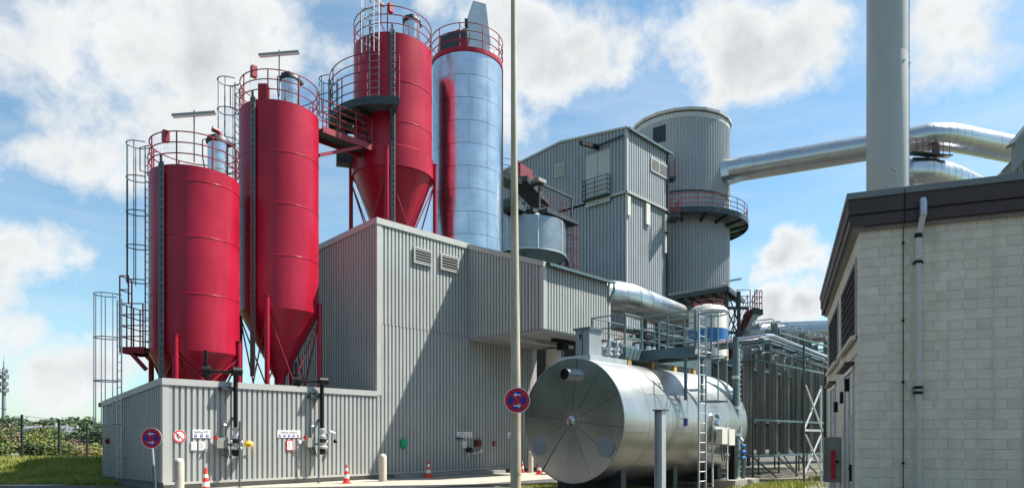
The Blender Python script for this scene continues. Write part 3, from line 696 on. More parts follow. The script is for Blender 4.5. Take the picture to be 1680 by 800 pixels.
def small_box(name, label, cat, px0, px1, py0, py1, m, dep=.03, v=-.036, extra=None):
    u0, z1 = wall(px0, py0); uu, _ = wall(px1, py0); _, z0 = wall(px0, py1)
    t = thing(name, label, cat, (u0, v, z0)); MB().box(u0, uu, v-dep, v, z0, z1).build('panel', m, t)
    return t, u0, uu, z0, z1
def info_board(label, px0, px1, py0, py1, text, n, red_last=False, tsize=None):
    t, u0, uu, z0, z1 = small_box('information_board', label, 'sign', px0, px1, py0, py1, 'sign_white', .02)
    w = uu-u0; h = z1-z0
    textmesh(text, h*.42, 'lettering', 'ink', t, (u0+w/2, -.058, z0+h*.58), (pi/2, 0, 0), sx=min(1, w*.92/(len(text)*h*.42*.52)))
    for k in range(n):
        x = u0+w*(k+.5)/n; m_ = 'sign_red' if (red_last and k == n-1) else 'sign_blue'; r = h*.19
        d = MB(); d.tube([(x, -.056, z0+h*.27), (x, -.061, z0+h*.27)], r, 20); s = d.build('symbol', m_, t)
        g = MB(); g.box(x-r*.35, x+r*.15, -.063, -.0612, z0+h*.2, z0+h*.32); g.tube([(x+r*.2, -.0612, z0+h*.33), (x+r*.2, -.063, z0+h*.33)], r*.3, 8); g.build('figure', 'sign_white', s)
    return t
info_board('white board headed ADX with three blue symbols near the building corner', 315, 343.5, 704, 717.5, 'Befüllung ADX', 3)
info_board('white board headed Kalkhydrat with four blue symbols left of the right filling pipe', 454, 491.5, 705, 717, 'Befüllung Kalkhydrat', 5, True)
info_board('white board with four blue symbols on the shaded wall above pipe fittings', 749, 773, 708, 717.5, 'Befüllung Ammoniak', 5, True)
info_board('white board partly behind the tall pole at right end of the wall', 832, 850, 708, 717.5, 'Befüllung', 3)
def notice(label, px0, px1, py0, py1, frame='galv_matt'):
    t, u0, uu, z0, z1 = small_box('notice', label, 'notice', px0, px1, py0, py1, frame, .03)
    MB().box(u0+.025, uu-.025, -.072, -.0665, z0+.03, z1-.03).build('sheet_of_paper', 'paper', t)
    m = MB(); k = 0; z = z1-.07
    while z > z0+.06: m.box(u0+.05, uu-.05-.03*(k % 3), -.0735, -.0725, z, z+.008); z -= .035; k += 1
    m.build('lettering', 'ink', t)
notice('plain white notice sheet left of framed notice below the ADX board', 312, 321.5, 724, 738, 'paper')
notice('framed notice with silver rim below the ADX board', 324, 336.5, 722.5, 739)
notice('framed notice with reddish sheet below the Kalkhydrat board', 468.5, 479, 721, 738.5, 'sign_red')
notice('tiny white notice left of the left filling pipe switch box', 345, 350, 723, 728, 'paper')
notice('tiny white notice left of the right filling pipe switch box', 489, 493, 721, 727, 'paper')
notice('small pale notice among fittings below the board in the shade', 757, 764, 723, 734, 'paper')
t, u0, uu, z0, z1 = small_box('green_box', 'small green wall box in the shadow right of the stout bollard', 'wall box', 655, 664, 720, 733, 'green_plastic', .14)
MB().box(u0+.03, uu-.03, -.186, -.1765, z0+.05, z1-.1).build('lid', 'green_plastic', t); MB().box(u0+.1, uu-.1, -.12, -.04, z0-.05, z0).build('spout', 'dark_steel', t)
t = thing('fitting_cluster', 'cluster of grey pipe fittings and a maroon box on the shaded wall', 'pipe fitting', (*wall(770, 735), 0)[:1]+(-.04, 0))
u, z = wall(781, 725); MB().box(u-.16, u+.14, -.2, -.04, z-.2, z+.12).build('switch_box', 'maroon', t)
u, z = wall(773, 739); MB().tube([(u-.3, -.12, z-.05), (u-.1, -.22, z-.12), (u+.2, -.2, z-.05), (u+.5, -.14, z)], .04, 8).build('pipe', 'galv_matt', t)
u, z = wall(766, 737); MB().tube([(u, -.06, z), (u, -.26, z-.02)], .12, 14).build('coupling', 'black_pipe', t); MB().tube([(u-.1, -.2, z-.1), (u-.1, -.2, z-.35)], .03, 6).build('pipe', 'galv_matt', t)
u, z = wall(754, 718); MB().box(u-.25, u+.1, -.14, -.04, z-.05, z+.02).build('hood', 'dark_steel', t)
u, z = wall(785, 739); MB().tube([(u, -.1, z), (u+.02, -.2, z)], .06, 10).build('cap', 'sign_white', t)
t = thing('wall_valve', 'small maroon rosette valve on the wall near the sunlit corner', 'valve', (wall(809, 727)[0], -.05, wall(809, 727)[1]))
u, z = wall(809, 727); MB().tube([(u, -.04, z), (u, -.12, z)], .11, 8).build('valve_body', 'red_steel', t); MB().tube([(u, -.12, z), (u, -.15, z)], .04, 8).build('cap', 'galv_matt', t)

# prohibition signs
def disc(mb, x, y0, y1, z, r, n=40): return mb.tube([(x, y0, z), (x, y1, z)], r, n)
def annulus(mb, x, y0, y1, z, r0, r1, n=40):
    i = len(mb.v)
    for k in range(n):
        a = 2*pi*k/n
        for (r, y) in ((r0, y1), (r1, y1), (r1, y0)): mb.v.append((x+r*cos(a), y, z+r*sin(a)))
    for k in range(n):
        j = (k+1) % n; mb.f += [(i+3*k, i+3*k+1, i+3*j+1, i+3*j), (i+3*k+1, i+3*k+2, i+3*j+2, i+3*j+1)]
    return mb
def no_stopping(t, p, r):
    x, y, z = p                                  # plate centre; faces -y
    pl = disc(MB(), x, y, y-.006, z, r).build('sign_plate', 'sign_white', t)
    disc(MB(), x, y-.006, y-.008, z, r*.94).build('red_disc', 'sign_red', pl)
    disc(MB(), x, y-.008, y-.010, z, r*.70).build('blue_disc', 'sign_blue', pl)
    m = MB()
    for s in (-1, 1):
        d = Vector((cos(pi/4), 0, s*sin(pi/4))); a = Vector((x, y-.0115, z))
        n = Vector((-d.z, 0, d.x))*r*.095; e = d*r*.72
        m.poly([a-e-n, a+e-n, a+e+n, a-e+n] if s > 0 else [a-e+n*1, a-e-n, a+e-n, a+e+n]); 
    # the two bars lie 1 mm apart
    for i in range(4, 8): m.v[i] = (m.v[i][0], m.v[i][1]-.001, m.v[i][2])
    m.build('cross', 'sign_red', pl)
    for s in (-1, 1):
        m = MB(); zz = z-s*r*.42; h = r*.05; yy = y-.014
        m.poly([(x-s*r*.26, yy, zz-h), (x+s*r*.15, yy, zz-h), (x+s*r*.15, yy, zz+h), (x-s*r*.26, yy, zz+h)])
        m.poly([(x+s*r*.30, yy-.001, zz), (x+s*r*.10, yy-.001, zz+r*.17), (x+s*r*.02, yy-.001, zz+r*.17), (x+s*r*.2, yy-.001, zz)])
        m.poly([(x+s*r*.30, yy-.001, zz), (x+s*r*.10, yy-.001, zz-r*.17), (x+s*r*.02, yy-.001, zz-r*.17), (x+s*r*.2, yy-.001, zz)])
        m.build('arrow', 'sign_white', pl)
p = at(248.5, 718, 13.8)
t = thing('no_stopping_sign', 'round no stopping sign on thin leaning post before the building corner', 'sign', (p.x, p.y, 0), 'world')
MB().tube([(p.x+.09, p.y+.06, 0), (p.x+.03, p.y+.03, 1.05)], .024, 8).build('lower_post', 'blue_steel', t)
MB().tube([(p.x+.03, p.y+.03, 1.05), (p.x-.02, p.y+.03, p.z+.1)], .022, 8).build('upper_post', 'galv_matt', t)
no_stopping(t, (p.x, p.y, p.z), .212)
# tall pole
pp = at(846, 700, 11.3)
t = thing('tall_pole', 'tall weathered pale pole in the centre running out of the picture', 'pole', (pp.x, pp.y+.1, 0), 'world')
MB().tube([(pp.x, pp.y+.1, -.1), (pp.x, pp.y+.1, 2.4), (pp.x-.03, pp.y+.1, 7.0), (pp.x-.04, pp.y+.1, 10.5)], [.092, .082, .05, .038], 20).build('shaft', 'pole_paint', t)
MB().tube([(pp.x, pp.y+.1, 1.0), (pp.x, pp.y+.1, 1.1)], .094, 20).build('collar', 'pole_paint', t)
ps = at(848.5, 656, 11.15)
t = thing('no_stopping_sign', 'round no stopping sign clamped to the tall pole in the centre', 'sign', (ps.x, ps.y, ps.z), 'world')
no_stopping(t, tuple(ps), .212)
MB().box(pp.x-.1, pp.x+.1, ps.y+.001, pp.y+.19, ps.z-.02, ps.z+.02).build('clamp', 'dark_steel', t)
# no smoking sign on the wall
u, z = wall(293.5, 715); t = thing('no_smoking_sign', 'round white prohibition sign with red rim and black hand on the wall corner', 'sign', (u, -.05, z))
r = .20; pl = disc(MB(), u, -.04, -.05, z, r).build('sign_plate', 'sign_white', t); annulus(MB(), u, -.05, -.053, z, r*.74, r*.96).build('rim', 'sign_red', pl)
d = Vector((cos(-pi/4), 0, sin(-pi/4))); n = Vector((-d.z, 0, d.x))*r*.08; a = Vector((u, -.0535, z)); MB().poly([a-d*r*.8-n, a+d*r*.8-n, a+d*r*.8+n, a-d*r*.8+n]).build('bar', 'sign_red', pl)
m = MB(); m.poly([(u+a_*r, -.0515, z+b_*r) for a_, b_ in ((-.45, .35), (-.15, .45), (-.02, .3), (-.2, .18), (-.28, .0), (-.12, -.12), (.0, -.35), (-.05, -.5), (-.2, -.45), (-.3, -.2), (-.5, .05))])
m.poly([(u+a_*r, -.0516, z+b_*r) for a_, b_ in ((-.1, -.1), (.18, .1), (.2, .04), (-.06, -.18))]); m.build('hand_symbol', 'ink', pl)
# bollards, cones
def bollard(px, py, Y, label, h=1.0, r=.125):
    p = at(px, py, Y); t = thing('bollard', label, 'bollard', (p.x, p.y, 0), 'world', 'concrete filled bollards')
    MB().lathe([(r, 0), (r, h-r), (r*.92, h-r*.62), (r*.7, h-r*.28), (r*.38, h-r*.06), (.002, h)], 24, p.x, p.y).build('post', 'bollard', t)
    MB().lathe([(r+.03, .0), (r+.028, .02), (r, .03)], 24, p.x, p.y).build('footing', 'concrete_dark', t)
bollard(294.5, 800, 19.6, 'cream round topped bollard near the building corner below the prohibition sign', 1.03)
bollard(628, 790, 25.2, 'cream round topped bollard in the middle of the long wall', 1.03, .14)
bollard(870.5, 778, 31.6, 'pale bollard at the far right wall end half hidden by the tank', 1.0)
def traffic_cone(px, Y, label, h=.72):
    p = at(px, 700, Y); t = thing('traffic_cone', label, 'traffic cone', (p.x, p.y, 0), 'world', 'striped traffic cones')
    x, y = p.x, p.y; b = h/.72
    MB().lathe([(.19*b, 0), (.19*b, .03), (.14*b, .035)], 8, x, y).build('base', 'cone_orange', t)
    pr = lambda z: (.135-.105*(z/h))*b
    zz = [.035, .2, .33, .45, .56, h]; ms = ['cone_orange', 'cone_white', 'cone_orange', 'cone_white', 'cone_orange']
    for i in range(5):
        pf = [(pr(zz[i]), zz[i]), (pr(zz[i+1]), zz[i+1])]
        if i == 4: pf.append((.001, h))
        MB().lathe(pf, 20, x, y).build('band', ms[i], t)
traffic_cone(337.5, 19.9, 'orange and white traffic cone left of the left filling pipe', .74)
traffic_cone(568.5, 24.0, 'orange and white traffic cone between right filling pipe and bollard', .68)
traffic_cone(703, 27.5, 'orange and white traffic cone in the shade of the projecting bay', .70)
traffic_cone(884.5, 30.0, 'traffic cone base peeping out beside the big tank', .70)
traffic_cone(857, 31.3, 'traffic cone half behind the tall pole near the far bollard', .5)

# ================================================================== BIG HORIZONTAL TANK
def big_tank():
    cu, cv, cz, R = 6.78, -10.42, 2.07, 1.725; Ln = 7.35
    t = thing('storage_tank', 'large horizontal stainless steel tank lying before the building', 'tank', (cu, cv, 0))
    MB().tube([(cu+.06, cv, cz), (cu+Ln, cv, cz)], R-.03, 64, caps=True).build('inner_vessel', 'dark_steel', t)
    # shell panels around the axis
    nx = 6; L_ = (Ln-.0)/nx; npan = 5
    def pan(q):
        g = .0035/R; n = 16; i0 = 0; prof = [(R-.02, 0), (R, .004), (R, L_-.010), (R-.02, L_-.006)]
        for (r, x) in prof:
            for k in range(n+1):
                a = g+(2*pi/npan-2*g)*k/n; q.v.append((x, r*sin(a), r*cos(a)))
        for j in range(3):
            for k in range(n): q.f.append((j*(n+1)+k, j*(n+1)+k+1, (j+1)*(n+1)+k+1, (j+1)*(n+1)+k))
    pm = shared('shell_panel_long', pan, 'steel_shell')
    for i in range(nx):
        for k in range(npan):
            inst('shell_panel', pm, t, (cu+i*L_, cv, cz), rot=(2*pi*(k+(.5 if i % 2 else 0))/npan+.5, 0, 0))
    # front end of wedge panels
    nw = 12
    def wedge(q):
        g = .006; n = 5; q.v.append((0, 0, .0)); 
        for rr, xx in ((.25, 0), (R-.02, 0), (R, .02)):
            for k in range(n+1):
                gg = g/rr*.7; a = gg+(2*pi/nw-2*gg)*k/n; q.v.append((xx, rr*sin(a), rr*cos(a)))
        for j in range(2):
            for k in range(n): a = 1+j*(n+1)+k; q.f.append((a, a+n+1, a+n+2, a+1))
    wm_ = shared('end_panel', wedge, 'steel_tank')
    for k in range(nw):
        w_ = inst('end_panel', wm_, t, (cu, cv, cz), rot=(2*pi*k/nw+.12, 0, 0)); q_ = Matrix.Rotation(random.uniform(-.008, .008), 3, 'Y') @ Matrix.Rotation(random.uniform(-.012, .012), 3, 'Z') @ Matrix.Rotation(2*pi*k/nw+.12, 3, 'X'); w_.rotation_euler = q_.to_euler()
    MB().tube([(cu-.02, cv, cz), (cu+.04, cv, cz)], .27, 28).build('hub_disc', 'steel_tank', t)
    MB().tube([(cu-.07, cv, cz), (cu-.02, cv, cz)], [.06, .14], 20).build('hub_boss', 'steel_tank', t)
    x_ = cu; m = MB().tube([(x_-.32, cv-.02, cz+1.26), (x_+.05, cv-.02, cz+1.26)], .15, 24, caps=False); s = m.build('vent_stub', 'steel_tank', t)
    MB().tube([(x_-.22, cv-.02, cz+1.26), (x_-.21, cv-.02, cz+1.26)], .146, 24).build('stub_inside', 'dark_gap', s)
    MB().tube([(x_-.015, cv-.02, cz+1.24), (x_+.01, cv-.02, cz+1.24)], .24, 24).build('stub_flange', 'steel_tank', s)
    for sgn in (-1, 1):
        MB().tube([(x_-.02, cv+sgn*1.15, cz-.70), (x_+.02, cv+sgn*1.15, cz-.70)], .27, 28).build('inspection_cover', 'galv_dull', t)
    # edge ring
    m = MB(); n = 64
    # rear dished end
    m = MB(); prof = [(R, 0), (R*.96, .18), (R*.8, .38), (R*.5, .52), (0.01, .58)]; i0 = 0
    for (r, x) in prof:
        for k in range(48): a = 2*pi*k/48; m.v.append((cu+Ln+x, cv+r*cos(a), cz+r*sin(a)))
    for j in range(4):
        for k in range(48): m.f.append((j*48+k, (j+1)*48+k, (j+1)*48+(k+1) % 48, j*48+(k+1) % 48))
    m.build('rear_end', 'steel_shell', t)
    # top saddle plate and cradle legs
    MB().box(cu+.12, cu+1.9, cv-.55, cv+.6, cz+R-.22, cz+R+.06).build('top_plate', 'galv_matt', t)
    for x in (cu+.9, cu+3.7, cu+6.6):
        m = MB(); m.box(x-.12, x+.12, cv-1.1, cv+1.1, .1, .75); m.build('saddle', 'dark_steel', t)
    m = MB(); m.box(cu-.1, cu+Ln+.3, cv-1.25, cv-1.05, .0, .1); m.box(cu-.1, cu+Ln+.3, cv+1.05, cv+1.25, 0, .1); m.build('base_rail', 'black_pipe', t)
    a_, z_b = hit(1125, 690, S(0, cv-R), (UX, UY)); y_b = cv-sqrt(R*R-(z_b-cz)**2)-.02
    MB().box(a_-.07, a_+.07, y_b-.02, y_b+.02, z_b-.14, z_b+.08).build('blue_plate', 'sign_blue', t)
    for z_ in (cz-.82, cz-1.0):
        y_ = cv-sqrt(R*R-(z_-cz)**2)-.01; MB().box(cu+4.9, cu+5.35, y_-.03, y_+.03, z_, z_+.1).build('label_plate', 'paper', t)
    return t
TANK = big_tank()
def tank_top():
    cu, cv = 6.78, -10.42
    t = thing('valve_cabinet', 'galvanised box cabinet on top of the big tank front', 'cabinet', (7.6, -10.2, 3.86))
    MB().box(7.5, 8.08, -10.5, -10.02, 3.86, 4.66).build('body', 'galv_dull', t)
    MB().box(7.45, 8.13, -10.55, -9.97, 4.66, 4.72).build('lid', 'blue_steel', t)
    MB().box(7.485, 7.5, -10.27, -10.25, 3.9, 4.62).build('door_seam', 'dark_steel', t); MB().box(7.47, 7.5, -10.2, -10.17, 4.4, 4.55).build('handle', 'black_pipe', t)
    t = thing('valve_group', 'shiny pipe bends and valves between cabinet and catwalk on the tank', 'valve', (8.6, -10.4, 3.86))
    for k, (du, dv, r) in enumerate(((0, 0, .07), (.22, -.12, .06), (.42, .1, .05), (.1, .3, .06))):
        x, y = 8.45+du, -10.5+dv
        MB().tube([(x, y, 3.7), (x, y, 4.3-.05*k), (x+.06, y+.02, 4.42-.05*k), (x+.2, y+.05, 4.46-.05*k), (x+.32, y+.05, 4.38-.05*k), (x+.34, y+.05, 4.1)], r, 10).build('bend', 'duct_metal', t)
        MB().lathe([(r*1.7, 4.0), (r*1.7, 4.06), (r*1.1, 4.08), (r*1.1, 4.14), (r*1.7, 4.16), (r*1.7, 4.22)], 12, x, y).build('flange', 'galv_matt', t)
    # catwalk
    t = thing('catwalk', 'grey steel catwalk with railings on top of the big tank', 'catwalk', (9.05, -10.6, 3.9))
    u0, u1, v0, v1, zd = 9.05, 13.6, -10.66, -9.46, 4.18
    m = MB()
    i = 0; x = u0
    while x < u1-.01: MB().box(x, min(u1, x+.56), v0+.03, v1-.03, zd-.05, zd).build('deck_panel', 'galv_matt', t); x += .57
    m.box(u0, u1, v0-.03, v0+.02, zd-.22, zd+.1); m.box(u0, u1, v1-.02, v1+.03, zd-.22, zd+.1); m.box(u0-.03, u0+.02, v0, v1, zd-.22, zd+.1); m.build('edge_beam', 'blue_steel', t)
    line_rail(t, [(10.0, v0), (u0, v0), (u0, v1), (u1, v1), (u1, v0), (11.0, v0)], zd, 1.1, 3, 1.0, 'blue_steel')
    gx0, gx1, gv = 9.95, 10.95, -12.45
    MB().box(gx0, gx1, gv, v0, zd-.06, zd-.01).build('deck_panel', 'galv_matt', t)
    m = MB(); m.box(gx0-.04, gx0, gv, v0-.03, zd-.22, zd+.08); m.box(gx1, gx1+.04, gv, v0-.03, zd-.22, zd+.08); m.build('edge_beam', 'blue_steel', t)
    line_rail(t, [(gx0, v0), (gx0, gv)], zd, 1.1, 3, .9, 'blue_steel'); line_rail(t, [(gx1, v0), (gx1, gv)], zd, 1.1, 3, .9, 'blue_steel')
    for (a, b) in ((gx0, gv+.3), (gx1, gv+.3)): MB().beam((a, b, 2.7), (a, b, zd-.1), .07).build('strut', 'blue_steel', t)
    for x in (9.3, 10.6, 12.0, 13.3):
        for y in (v0+.05, v1-.05): MB().box(x-.08, x+.08, y-.06, y+.06, 3.68, zd-.2).build('wood_block', 'wood', t)
    # debris of small fittings on deck
    m = MB()
    for k in range(22):
        x = random.uniform(9.3, 13.2); y = random.uniform(v0+.2, v1-.2); m.tube([(x, y, zd), (x, y, zd+random.uniform(.1, .45))], random.uniform(.03, .09), 8)
    for k in range(4): m.tube([(9.2, v0+.25+.25*k, zd+.12+.05*k), (13.4, v0+.25+.25*k, zd+.12+.05*k)], .05, 8)
    m.build('pipework', 'galvanised', t)
    t2 = thing('caged_ladder', 'steel ladder with tall cage standing in front of the big tank', 'ladder', (10.25, -12.5, 0))
    ladder(t2, 10.25, -12.52, radians(-90), .1, 5.25, 2.62, 5.15, 'galv_matt', cm='blue_steel', hoop=1.25, cr=.38)
    for s in (-.5, .5): MB().beam((10.25+s*.45, -12.5, 3.0), (10.25+s*.45, -12.0, 3.0), .04).build('bracket', 'galv_matt', t2)
tank_top()
# gear beside the tank: H-beam post, riser stand and switch boxes
def h_post():
    u, _ = hit(1083, 700, S(0, -12.8), (UX, UY)); t = thing('steel_post', 'grey H-section steel post with cap plate in front of the big tank', 'post', (u, -12.8, 0))
    m = MB(); m.box(u-.1, u+.1, -12.91, -12.895, 0, 2.3); m.box(u-.1, u+.1, -12.705, -12.69, 0, 2.3); m.box(u-.006, u+.006, -12.895, -12.705, 0, 2.3); m.build('beam', 'galv_matt', t)
    MB().box(u-.13, u+.2, -12.95, -12.65, 2.3, 2.33).build('cap_plate', 'dark_steel', t); MB().box(u-.15, u+.15, -12.95, -12.65, 0, .02).build('foot_plate', 'dark_steel', t)
h_post()
def riser_stand():
    u, v, z = sat(1207, 700, 22.5)
    t = thing('pipe_stand', 'vertical pipe stand with valves right of the tank ladder', 'pipe stand', (u, v, 0))
    MB().box(u-.9, u+.9, v-.4, v+.4, 0, .26).build('foundation', 'concrete', t)
    zt = 5.03
    MB().tube([(u, v, .3), (u, v, zt-.1)], .09, 12).build('pipe', 'blue_steel', t)
    MB().tube([(u+.22, v, .3), (u+.22, v, 4.6)], .045, 8).build('pipe', 'galv_matt', t)
    MB().box(u-.32, u-.14, v-.1, v+.1, .26, 1.55).build('column', 'black_pipe', t)
    m = MB(); z = .5
    while z < 4.7: m.beam((u+.08, v-.08, z), (u+.24, v-.08, z), .02); z += .16
    m.build('tray_rungs', 'galv_matt', t)
    for z in (1.35, 1.15, .95): MB().tube([(u+.1, v-.16, z), (u+.34, v-.16, z)], .05, 8).build('flange', 'band_blue', t)
    MB().tube([(u+.34, v-.1, .26), (u+.34, v-.1, 1.3)], .07, 10).build('pipe', 'blue_steel', t)
    MB().tube([(u+.12, v-.1, 2.0), (u+.12, v-.1, 1.62), (u+.12, v-.18, 1.5)], .05, 8).build('elbow', 'galvanised', t)
    for zz in (1.72, 2.6, 3.6): MB().lathe([(.12, zz-.05), (.12, zz+.05)], 12, u, v).build('pipe_clamp', 'galv_matt', t)
    ub, vb, zb = sat(1190, 714, 21.3)
    t = thing('switch_box', 'pair of pale grey switch boxes on a bracket right of the tank ladder', 'switch box', (ub, vb, 1.2))
    MB().box(ub-.42, ub-.06, vb-.1, vb+.1, 1.42, 1.88).build('enclosure', 'white_paint', t)
    MB().box(ub+.02, ub+.42, vb-.12, vb+.1, 1.38, 1.88).build('enclosure', 'white_paint', t)
    MB().box(ub-.6, ub+.55, vb+.1, vb+.16, 1.86, 1.94).build('bracket_rail', 'galv_matt', t); MB().box(ub-.6, ub+.55, vb+.1, vb+.16, 1.05, 1.1).build('bracket_rail', 'galv_matt', t)
    for s in (-.5, .5): MB().box(ub+s-.03, ub+s+.03, vb+.16, vb+.2, .1, 2.0).build('upright', 'galv_matt', t)
    for k in range(4): MB().tube([(ub-.3+.2*k, vb, 1.4), (ub-.3+.2*k, vb, 1.2), (ub-.1+.16*k, vb+.05, .9)], .018, 6).build('cable', 'dark_steel', t)
    MB().tube([(ub-.4, vb+.1, 2.35), (ub-.35, vb+.05, 2.2), (ub-.5, vb+.05, 2.0)], .09, 8).build('sensor', 'galvanised', t)
riser_stand()
# pipe bridge
def pipe_bridge():
    a = sat(1180, 559, 24.4); b = sat(1265, 550, 22.9); c = sat(1362, 587, 29.3); zz = 5.03
    t = thing('pipe_bridge', 'bundle of silver pipes bending overhead before the finned tubes', 'pipework', (b.x, b.y, zz))
    for k, (dz, r, dv) in enumerate(((0, .07, 0), (-.14, .055, .14), (-.05, .05, .26), (-.24, .045, .05))):
        P = [(a.x, a.y+dv, zz+dz), (b.x-.12, b.y+dv+.1, zz+dz), (b.x+.12, b.y+dv, zz+dz), (c.x, c.y+dv, zz+dz)]
        MB().tube(P, r, 10).build('pipe', 'galvanised' if k % 2 == 0 else 'blue_steel', t)
    for f in (.08, .3, .52, .74, .95):
        p = Vector((b.x, b.y, 0)).lerp(Vector((c.x, c.y, 0)), f); MB().beam((p.x, p.y-.2, zz-.33), (p.x, p.y+.45, zz-.33), .06).build('cross_bar', 'dark_steel', t)
    MB().beam((b.x, b.y+.1, zz-.42), (c.x, c.y+.1, zz-.42), .1, .14).build('carrier_beam', 'dark_steel', t)
    for f in (.98,):
        p = Vector((b.x, b.y, 0)).lerp(Vector((c.x, c.y, 0)), f); MB().beam((p.x, p.y+.15, 0), (p.x, p.y+.15, zz-.4), .1).build('column', 'dark_steel', t)
pipe_bridge()
# finned-tube vaporisers
def vaporizer(label, px0, px1, Y0, z0, z1, nv, pitch, m='fin'):
    p0 = at(px0, 700, Y0); s0 = to_site(p0); a, _ = hit(px1, 700, p0, (UX, UY)); n = int(a/pitch)
    pv = 1.0
    t = thing('vaporizer', label, 'vaporizer', (s0[0], s0[1], 0), group='finned tube vaporizers')
    def star(q):
        R = .165; r = .06; nf = 8; i = 0
        pts = []
        for k in range(nf):
            for (rr, da) in ((r, -.5), (R, -.05), (R, .05), (r, .5)):
                an = 2*pi*k/nf+da*(1 if rr == r else 1)*pi/nf*(1 if rr == R else .9); pts.append((rr*cos(an), rr*sin(an)))
        nn = len(pts)
        for z in (z0, z1): q.v += [(x, y, z) for x, y in pts]
        for k in range(nn): q.f.append((k, (k+1) % nn, nn+(k+1) % nn, nn+k))
        q.f.append(tuple(range(nn, 2*nn)))
    sm_ = shared('finned_tube_%.1f_%.1f' % (z0, z1), star, m, smooth=False)
    hm = shared('header_%.1f' % z1, lambda q: q.tube([(0, 0, z1), (0, 0, z1+.12), (0, .1, z1+.2), (0, .9, z1+.2), (0, 1.0, z1+.12), (0, 1.0, z1)], .035, 6), 'galvanised')
    for j in range(nv):
        for i in range(n+1):
            o = inst('finned_tube', sm_, t, (s0[0]+i*pitch+.0*(j % 2), s0[1]+j*pv, 0), .2*((i*7+j*3) % 4)); o.scale = (1, 1, 1-.035*((i*5+j*2) % 4))
            if j % 2 == 0: inst('return_bend', hm, t, (s0[0]+i*pitch, s0[1]+j*pv, 0))
    L_ = n*pitch; D_ = (nv-1)*pv; x0, y0 = s0[0]-.2, s0[1]-.3
    for z in (z0-.08, z0+(z1-z0)*.32, z1-.5):
        for (pa, pb) in (((x0, y0), (x0+L_+.4, y0)), ((x0, y0+D_+.6), (x0+L_+.4, y0+D_+.6)), ((x0, y0), (x0, y0+D_+.6)), ((x0+L_+.4, y0), (x0+L_+.4, y0+D_+.6))):
            MB().beam((*pa, z), (*pb, z), .08).build('frame_bar', 'blue_steel', t)
    for (x, y) in ((x0, y0), (x0+L_+.4, y0), (x0, y0+D_+.6), (x0+L_+.4, y0+D_+.6), (x0+L_/2, y0), (x0+L_/2, y0+D_+.6)):
        MB().beam((x, y, 0), (x, y, z1-.3), .06).build('frame_post', 'dark_steel', t)
    MB().box(x0+.1, x0+L_+.3, y0+D_+.62, y0+D_+.65, z0+.1, z1-.35).build('gap_shade_sheet', 'black_pipe', t)  # black sheet added behind the rows, stands in for shade between the tubes
    for k in range(4):
        xa = x0+(L_+.4)*k/4; xb = x0+(L_+.4)*(k+1)/4
        MB().beam((xa, y0, z0-.1), (xb, y0, .05), .05).build('foot_brace', 'dark_steel', t)
    return t, s0, L_
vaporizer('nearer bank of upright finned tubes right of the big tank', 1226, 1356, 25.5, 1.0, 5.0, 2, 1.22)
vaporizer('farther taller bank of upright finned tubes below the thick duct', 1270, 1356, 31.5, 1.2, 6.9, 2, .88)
# white lattice post
def lattice():
    a = sat(1319, 780, 22.8); b = sat(1347, 780, 24.4)
    t = thing('braced_frame', 'white cross braced steel frame standing in front of finned tubes', 'frame', (a.x, a.y, 0))
    def z_(py, Y): return EYE+(HZ-py)/F*Y
    m1 = z_(705, 23); zt = z_(632, 23); zb = z_(778, 23)
    for P, m_ in ((a, 'galv_matt'), (b, 'galv_matt')): MB().beam((P.x, P.y, zb-.4), (P.x, P.y, zt+.1 if P is b else m1+.3), .05).build('upright', m_, t)
    for (za, zc) in ((m1, zt), (zb, m1-.15)):
        MB().beam((a.x, a.y, za), (b.x, b.y, zc), .045).build('brace', 'galv_matt', t); MB().beam((b.x, b.y-.05, za), (a.x, a.y-.05, zc), .045).build('brace', 'galv_matt', t)
    MB().beam((a.x, a.y, m1), (b.x+.1, b.y, m1), .07).build('cross_bar', 'galv_matt', t)
    MB().beam((a.x, a.y, 0), (a.x, a.y, z_(560, 23)), .055).build('back_post', 'dark_steel', t)
lattice()
# white upright vessel with blue band
def vessel():
    p = sat(1162, 600, 29.5); R = .82; zt = EYE+(HZ-512)/F*29.5
    t = thing('upright_vessel', 'white upright vessel with a broad blue band behind the tank', 'tank', (p.x, p.y, 0))
    MB().lathe([(R, .5), (R, zt), (R*.93, zt+.12), (R*.7, zt+.24), (R*.35, zt+.31), (.01, zt+.33)], 40, p.x, p.y).build('shell', 'white_paint', t)
    z1 = EYE+(HZ-538)/F*28.9; z0 = EYE+(HZ-561)/F*28.9
    MB().lathe([(R+.004, z0), (R+.004, z1)], 40, p.x, p.y).build('band', 'band_blue', t)
    MB().lathe([(R+.02, zt-.04), (R+.03, zt), (R, zt+.03)], 40, p.x, p.y).build('rim', 'white_paint', t)
    for k in range(3): a = k*2*pi/3; MB().beam((p.x+R*.8*cos(a), p.y+R*.8*sin(a), 0), (p.x+R*.8*cos(a), p.y+R*.8*sin(a), .7), .12).build('leg', 'dark_steel', t)
    ring_rail(t, p.x, p.y, zt+.1, R*.75, 0, 2*pi, .35, 2, 8, 'red_dark', .015)
vessel()
